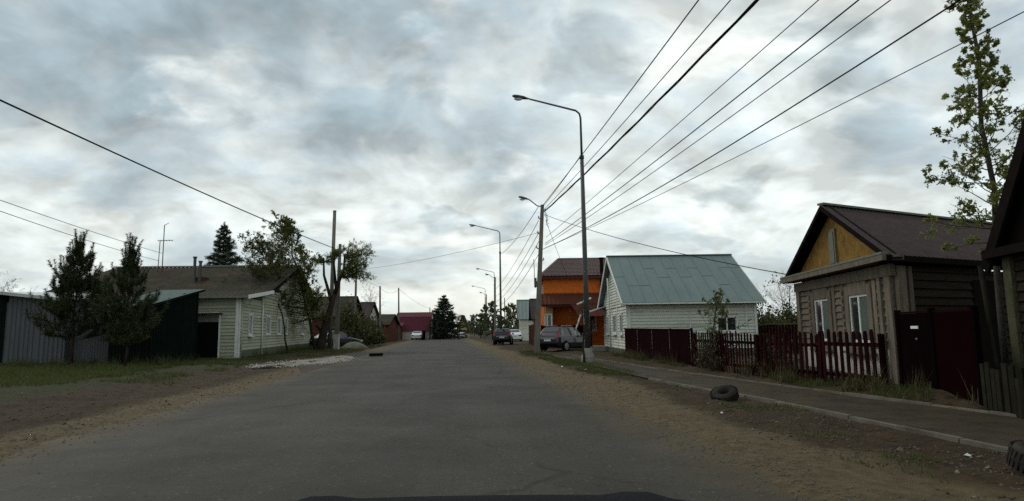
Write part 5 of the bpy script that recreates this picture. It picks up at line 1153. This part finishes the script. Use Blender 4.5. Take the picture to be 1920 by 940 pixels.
    if rails:
        for s in (-1, 1): MB().tube([(.7,s*.60,zr+.02),(.85,s*.60,zr+.07),(2.0,s*.60,zr+.07),(2.2,s*.60,zr+.01)], .016, 6).build('roof_rail', m_rim, root)
    return root
p_dark = M('dark_violet_paint', (.028,.026,.034), (.022,.021,.028), 2, .22, spec=.55); p_white = M('white_car_paint', (.62,.63,.64), (.55,.56,.57), 2, .25, spec=.5)
p_grey = M('dark_grey_paint', (.020,.020,.023), (.016,.016,.018), 2, .4, spec=.3); p_teal = M('dark_blue_paint', (.02,.024,.032), (.015,.018,.024), 2, .25, spec=.5)
car('parked_suv', (2.1,39.2,.03), R(54), p_dark, 'dark violet-grey SUV parked by the leaning concrete pole, rear towards the road', True, rails=True, scale=.92)
car('parked_hatchback', (-1.05,60,.03), R(87), p_grey, 'dark grey hatchback seen from behind between the far lamp poles', True, scale=.92)
car('parked_white_car', (.2,78,.0), R(92), p_white, 'white car parked right of the dark hatchback, seen from behind', False)
car('far_white_car', (-10.3,131,.0), R(96), p_white, 'distant white car at the far end of the road', False)
car('car_behind_tree', (-16.9,54.6,.08), R(48), p_teal, 'dark car half hidden behind the pruned tree trunk and white-based pole', False)
car('far_parked_car', (-16.0,107,.0), R(95), p_white, 'pale car parked before the crimson roofed house', False)
car('far_dark_car', (-12.9,125,.0), R(96), p_teal, 'small dark car at the road end beside the spruce', False)

# the car that carries the camera: bonnet, wings and wiper below the lens
def own_car():
    root = empty('camera_car', (-.1,0,0), 'dark bonnet of the car the view is taken from, along the bottom edge', 'car'); nx, ny = 24, 14; V_ = []; F_ = []
    for j in range(ny+1):
        t = j/ny; y = .85+1.25*t
        for i in range(nx+1):
            s = -1+2*i/nx; x = s*(.86-.10*t*t); z = .956-.07*t-.22*max(0,(t-.78)/.22)**2 - .06*abs(s)**3 - .12*max(0,(abs(s)-.88)/.12)**2 + .018*math.exp(-((abs(s)-.55)/.08)**2)
            V_.append((x, y, z))
    for j in range(ny):
        for i in range(nx): a = j*(nx+1)+i; F_.append((a, a+1, a+nx+2, a+nx+1))
    MB().add(V_, F_).build('bonnet', M('black_bonnet', (.012,.013,.015), (.009,.010,.011), 2, .8, spec=.02), root, smooth=True)
    wing = MB()
    for s in (-1, 1): wing.prism([(s*.84,.2,.3),(s*.84,2.25,.35),(s*.74,2.3,.62),(s*.77,2.08,.68),(s*.86,.9,.86),(s*.86,.2,.9)], (s*.05,0,0))
    wing.build('wings', p_grey, root); MB().box((-.76,2.1,.28), (.76,2.32,.66)).build('bumper', p_grey, root)
    for s in (-1, 1):
        MB().lathe([(.2,-.1),(.31,-.1),(.32,0),(.31,.1),(.2,.1)], 20, (s*.74,1.65,.32), 'X').build('wheel', m_rubber, root, smooth=True)
        MB().box((s*.62-.14,2.25,.55), (s*.62+.14,2.335,.66)).build('headlight', m_lampglass, root)
    MB().tube([(-.35,.80,.985),(-.05,.86,.99),(.42,.78,.985)], .012, 6).build('wiper', m_black, root)
own_car()

# ------------------------------------------------------------------ roadside things
def tyre(loc, tilt, label, rr=.31, w=.2, rz=0.0):
    mb = MB(); prof = []
    for k in range(14):
        a = math.pi*2*k/14; prof.append((rr-.085+.085*math.cos(a)*(1.0), w/2*math.sin(a)))
    prof[0] = (rr,0); mb.lathe([(r_, h_) for r_, h_ in prof]+[prof[0]], 36)
    o = mb.build('old_tyre', m_rubber, None, smooth=True); tr = MB()
    for k in range(36):
        a = 2*math.pi*k/36; c, s = math.cos(a), math.sin(a); tr.beam((c*(rr-.004), s*(rr-.004), -w*.38), (math.cos(a+.05)*(rr-.004), math.sin(a+.05)*(rr-.004), w*.38), .03, .012, up=(c,s,0))
    tr.build('tread', m_rubber, o); o.location = loc; o.rotation_euler = (tilt[0], tilt[1], rz)
    return tag(o, label, 'tyre', 'old tyres on the verge')
tyre((3.93,12.2,.11), (R(20),R(-12)), 'old tyre half buried and tilted on the roadside kerb', .25, .17, R(-12))
tyre((4.80,5.9,.10), (R(14),R(6)), 'black tyre lying in the dirt at the lower right edge', .33, .22)
def litter(loc, s, label):
    rng = random.Random(label); mb = MB(); P = [Vector((math.cos(a)*rng.uniform(.6,1.1), math.sin(a)*rng.uniform(.5,1), rng.uniform(0,.5)))*s for a in np.linspace(0,5.4,7)]
    mb.add(P+[Vector((0,0,s*.9))]+[p*.6+Vector((0,0,-s*.1)) for p in P], [(i,(i+1)%7,7) for i in range(7)]+[((i+1)%7,i,8+i,8+(i+1)%7) for i in range(7)]); o = mb.build('litter', m_litter, None); o.location = (loc[0], loc[1], gz(*loc)); return tag(o, label, 'litter', 'white scraps on the verge')
litter((4.62,6.75), .035, 'white crumpled scrap on the dirt left of the black tyre'); litter((2.35,21.2), .06, 'white scrap on the verge before the kerb bend'); litter((1.75,23.4), .05, 'pale scrap in the grassy strip by the nearest lamp')
litter((3.25,10.3), .03, 'small pale scrap below the half buried tyre')
def stones_mesh(name, P, s, mat, rng):
    P = np.asarray(P); n = len(P); base = np.array([(1,0,0),(-1,0,0),(0,1,0),(0,-1,0),(0,0,.8),(0,0,-.6)], float); sc = (s*rng.uniform(.5,1.3,n))[:,None,None]*rng.uniform(.6,1.2,(n,6,1)); an = rng.uniform(0,6.28,n); c, si = np.cos(an), np.sin(an)
    v = base[None]*sc; x = v[...,0]*c[:,None]-v[...,1]*si[:,None]; y = v[...,0]*si[:,None]+v[...,1]*c[:,None]; v = np.stack([x,y,v[...,2]],-1)+P[:,None,:]
    f = np.array([(0,2,4),(2,1,4),(1,3,4),(3,0,4),(2,0,5),(1,2,5),(3,1,5),(0,3,5)]); return np_mesh(name, v.reshape(-1,3), (f[None]+(np.arange(n)*6)[:,None,None]).reshape(-1,3), mat)
def scatter(n, u0, u1, v0, v1, rng, vp=1.0):
    u = rng.uniform(u0,u1,n); v = v0+(v1-v0)*rng.uniform(0,1,n)**vp; z = ground_z(u, v); return u, v, np.stack([-1.1+u*RN[0]+v*RD[0], u*RN[1]+v*RD[1], z],1)
def ground_litter():
    rng = np.random.default_rng(9)
    u, v, P = scatter(9000, 4.1, 7.4, 3.5, 34, rng, 1.7); k = fbm(u*1.3, v*1.3, 12) > .42+.06*(u < 5.2); tag(link('pebbles', stones_mesh('pebbles', P[k], .016, m_stone, rng)), 'small pebbles scattered over the right dirt verge', 'pebbles', kind='stuff')
    u, v, P = scatter(2600, -9, -4.2, 9, 40, rng, 1.5); tag(link('pebbles', stones_mesh('pebbles', P, .02, m_stone, rng)), 'small pebbles scattered over the left dirt verge', 'pebbles', kind='stuff')
    u, v, P = scatter(380, 4.9, 7.2, 4, 30, rng, 1.4); tag(link('rubble', stones_mesh('rubble', P, .034, m_rubble, rng)), 'broken brick and clods on the right dirt verge', 'rubble', kind='stuff')
    u, v, P = scatter(420, -8.5, -4.3, 9, 36, rng, 1.3); tag(link('rubble', stones_mesh('rubble', P, .036, m_rubble, rng)), 'broken clods and stones on the left dirt verge', 'rubble', kind='stuff')
    u = np.concatenate([rng.normal(4.05,.3,1500), rng.normal(-4.05,.3,1500)]); v = 4+36*rng.uniform(0,1,3000)**1.5; P = np.stack([-1.1+u*RN[0]+v*RD[0], u*RN[1]+v*RD[1], np.maximum(ground_z(u,v), .012-.0014*u*u)],1); tag(link('road_grit', stones_mesh('road_grit', P, .018, m_stone, rng)), 'loose grit along both crumbling edges of the asphalt', 'grit', kind='stuff')
    # spread of white crushed stone on the left
    n = 8500; t = rng.uniform(0,1,n); v = 26+9.2*t; mid = -6.0+1.75*t; u = mid+rng.normal(0,1,n)*(.62*np.sin(np.pi*np.clip(.12+.8*t,0,1))); h = .09*np.exp(-((u-mid)/.5)**2); keep = fbm(u*1.2,v*.9,31) > .34
    P = np.stack([-1.1+u*RN[0]+v*RD[0], u*RN[1]+v*RD[1], np.maximum(ground_z(u,v),.0)+h*rng.uniform(.2,1,n)+.015],1)[keep]; tag(link('white_gravel', stones_mesh('white_gravel', P, .05, m_limestone, rng)), 'spread of white crushed stone along the left road edge', 'gravel', kind='stuff')
ground_litter()
strip('asphalt_apron', ((23.5, 47), lambda v: np.interp(v, [23.5,27,33,38,47], [-4.0,-4.9,-5.6,-5.9,-4.0]), lambda v: v*0-3.9, 6), asphalt('fresh_asphalt', (.024,.0225,.020), (.019,.018,.0165), (.034,.028,.019), False), 'darker asphalt apron at the left road edge by the white gravel', .5, zf=lambda U, V: .017-.0014*U*U+.075*sstep(3.95, 4.7, -U))
o = MB().prism([(-8.15,36.5,.02),(-7.5,36.7,.02),(-7.45,36.95,.02),(-8.1,36.75,.02)], (.03,0,.16)).build('dark_block', m_darkwood); tag(o, 'dark timber block lying at the left road edge past the white gravel', 'block')
def heap(loc, w, h, label, mat, seed):
    rng = np.random.default_rng(seed); V_ = []; F_ = []; nr, na = 7, 18
    for i in range(nr):
        for k in range(na):
            a = 2*math.pi*k/na; r = w/2*i/(nr-1); V_.append((loc[0]+r*math.cos(a)*1.3, loc[1]+r*math.sin(a), -.03+h*math.cos(math.pi/2*i/(nr-1))*(1+.3*(rng.uniform()-.5)) if i < nr-1 else -.05))
    for i in range(nr-1):
        for k in range(na): F_.append((i*na+k, i*na+(k+1)%na, (i+1)*na+(k+1)%na, (i+1)*na+k))
    o = MB().add(V_, F_).build('covered_heap', mat, None, (loc[0],loc[1],0), True); o.location = (loc[0],loc[1],.05); return tag(o, label, 'heap')
heap((-13.3,54.0), 2.0, .55, 'pale green-grey covered heap right of the half hidden car', M('tarpaulin', (.16,.17,.12), (.10,.11,.075), 3, .8), 3)
heap((-12.3,52.2), 1.2, .3, 'low heap of grey rubble at the foot of the pruned tree', m_stone, 4)
# grass
def grass(n, u0, u1, v0, v1, label, hgt, seed, mask=None, vp=1.0):
    rng = np.random.default_rng(seed); u, v, P = scatter(n, u0, u1, v0, v1, rng, vp); k = mask(u, v) if mask else np.ones(n, bool); P = P[k]; n = len(P)
    d = rng.normal(0,.35,(n,3)); d[:,2] = 1; d *= (hgt*rng.uniform(.35,1.25,n))[:,None]; me = needles_mesh('grass', P-np.array([0,0,.01]), d, .007, lm_grass, rng); return tag(link('grass', me), label, 'grass', kind='stuff')
grass(90000, -22, -6.3, 17, 36, 'short green grass on the left lawn under the pines', .13, 1, lambda u, v: fbm(u*.7, v*.7, 41)+.10*(-u-8.0) > .52)
grass(26000, -11.5, -5.0, 36, 62, 'short grass below the plank house and pruned tree', .16, 2, lambda u, v: fbm(u*.7, v*.7, 43) > .42)
grass(22000, 5.4, 7.0, 18.5, 40, 'sparse grass strip by the nearest street lamp', .12, 3, lambda u, v: fbm(u*1.1, v*.8, 44) > .47)
grass(9000, 5.0, 7.0, 5, 18.5, 'thin grass tufts on the right dirt verge', .07, 4, lambda u, v: fbm(u*1.2, v*1.0, 45) > .62)
grass(16000, 8.9, 10.2, 8, 30, 'dry grass along the foot of the fences', .16, 5, lambda u, v: (u > interp(IN_K, v)+.08) & (fbm(u*1.2, v*1.0, 46) > .46))

def weeds(n, lab, u0, u1, v0, v1, hgt, seed, mat):
    rng = np.random.default_rng(seed); u, v, P = scatter(n, u0, u1, v0, v1, rng); k = (fbm(u*1.5, v*1.5, seed+50) > .47) & ((u < 0) | (u > interp(IN_K, v)+.12)); B, D = [], []
    for p in P[k]:
        m = 26; d = rng.normal(0,.42,(m,3)); d[:,2] = np.abs(d[:,2])+.8; d *= (hgt*rng.uniform(.4,1.2,m))[:,None]; B.append(p+np.column_stack([rng.normal(0,.05,(m,2)), np.zeros(m)-.01])); D.append(d)
    tag(link('weeds', needles_mesh('weeds', np.concatenate(B), np.concatenate(D), .006, mat, rng)), lab, 'weeds', kind='stuff')
weeds(420, 'tall uneven weeds crowding the foot of the right fences', 8.9, 9.9, 8.5, 31, .34, 61, lm_dryweed); weeds(320, 'tall weeds along the foot of the shed and garage', -18.5, -10.2, 27.5, 33, .34, 62, lm_grass)
weeds(160, 'weeds along the plinth of the plank house', -10.2, -8.6, 34, 56, .4, 63, lm_grass); weeds(200, 'clumps of weeds on the left lawn', -16, -7, 20, 29, .22, 64, lm_grass)
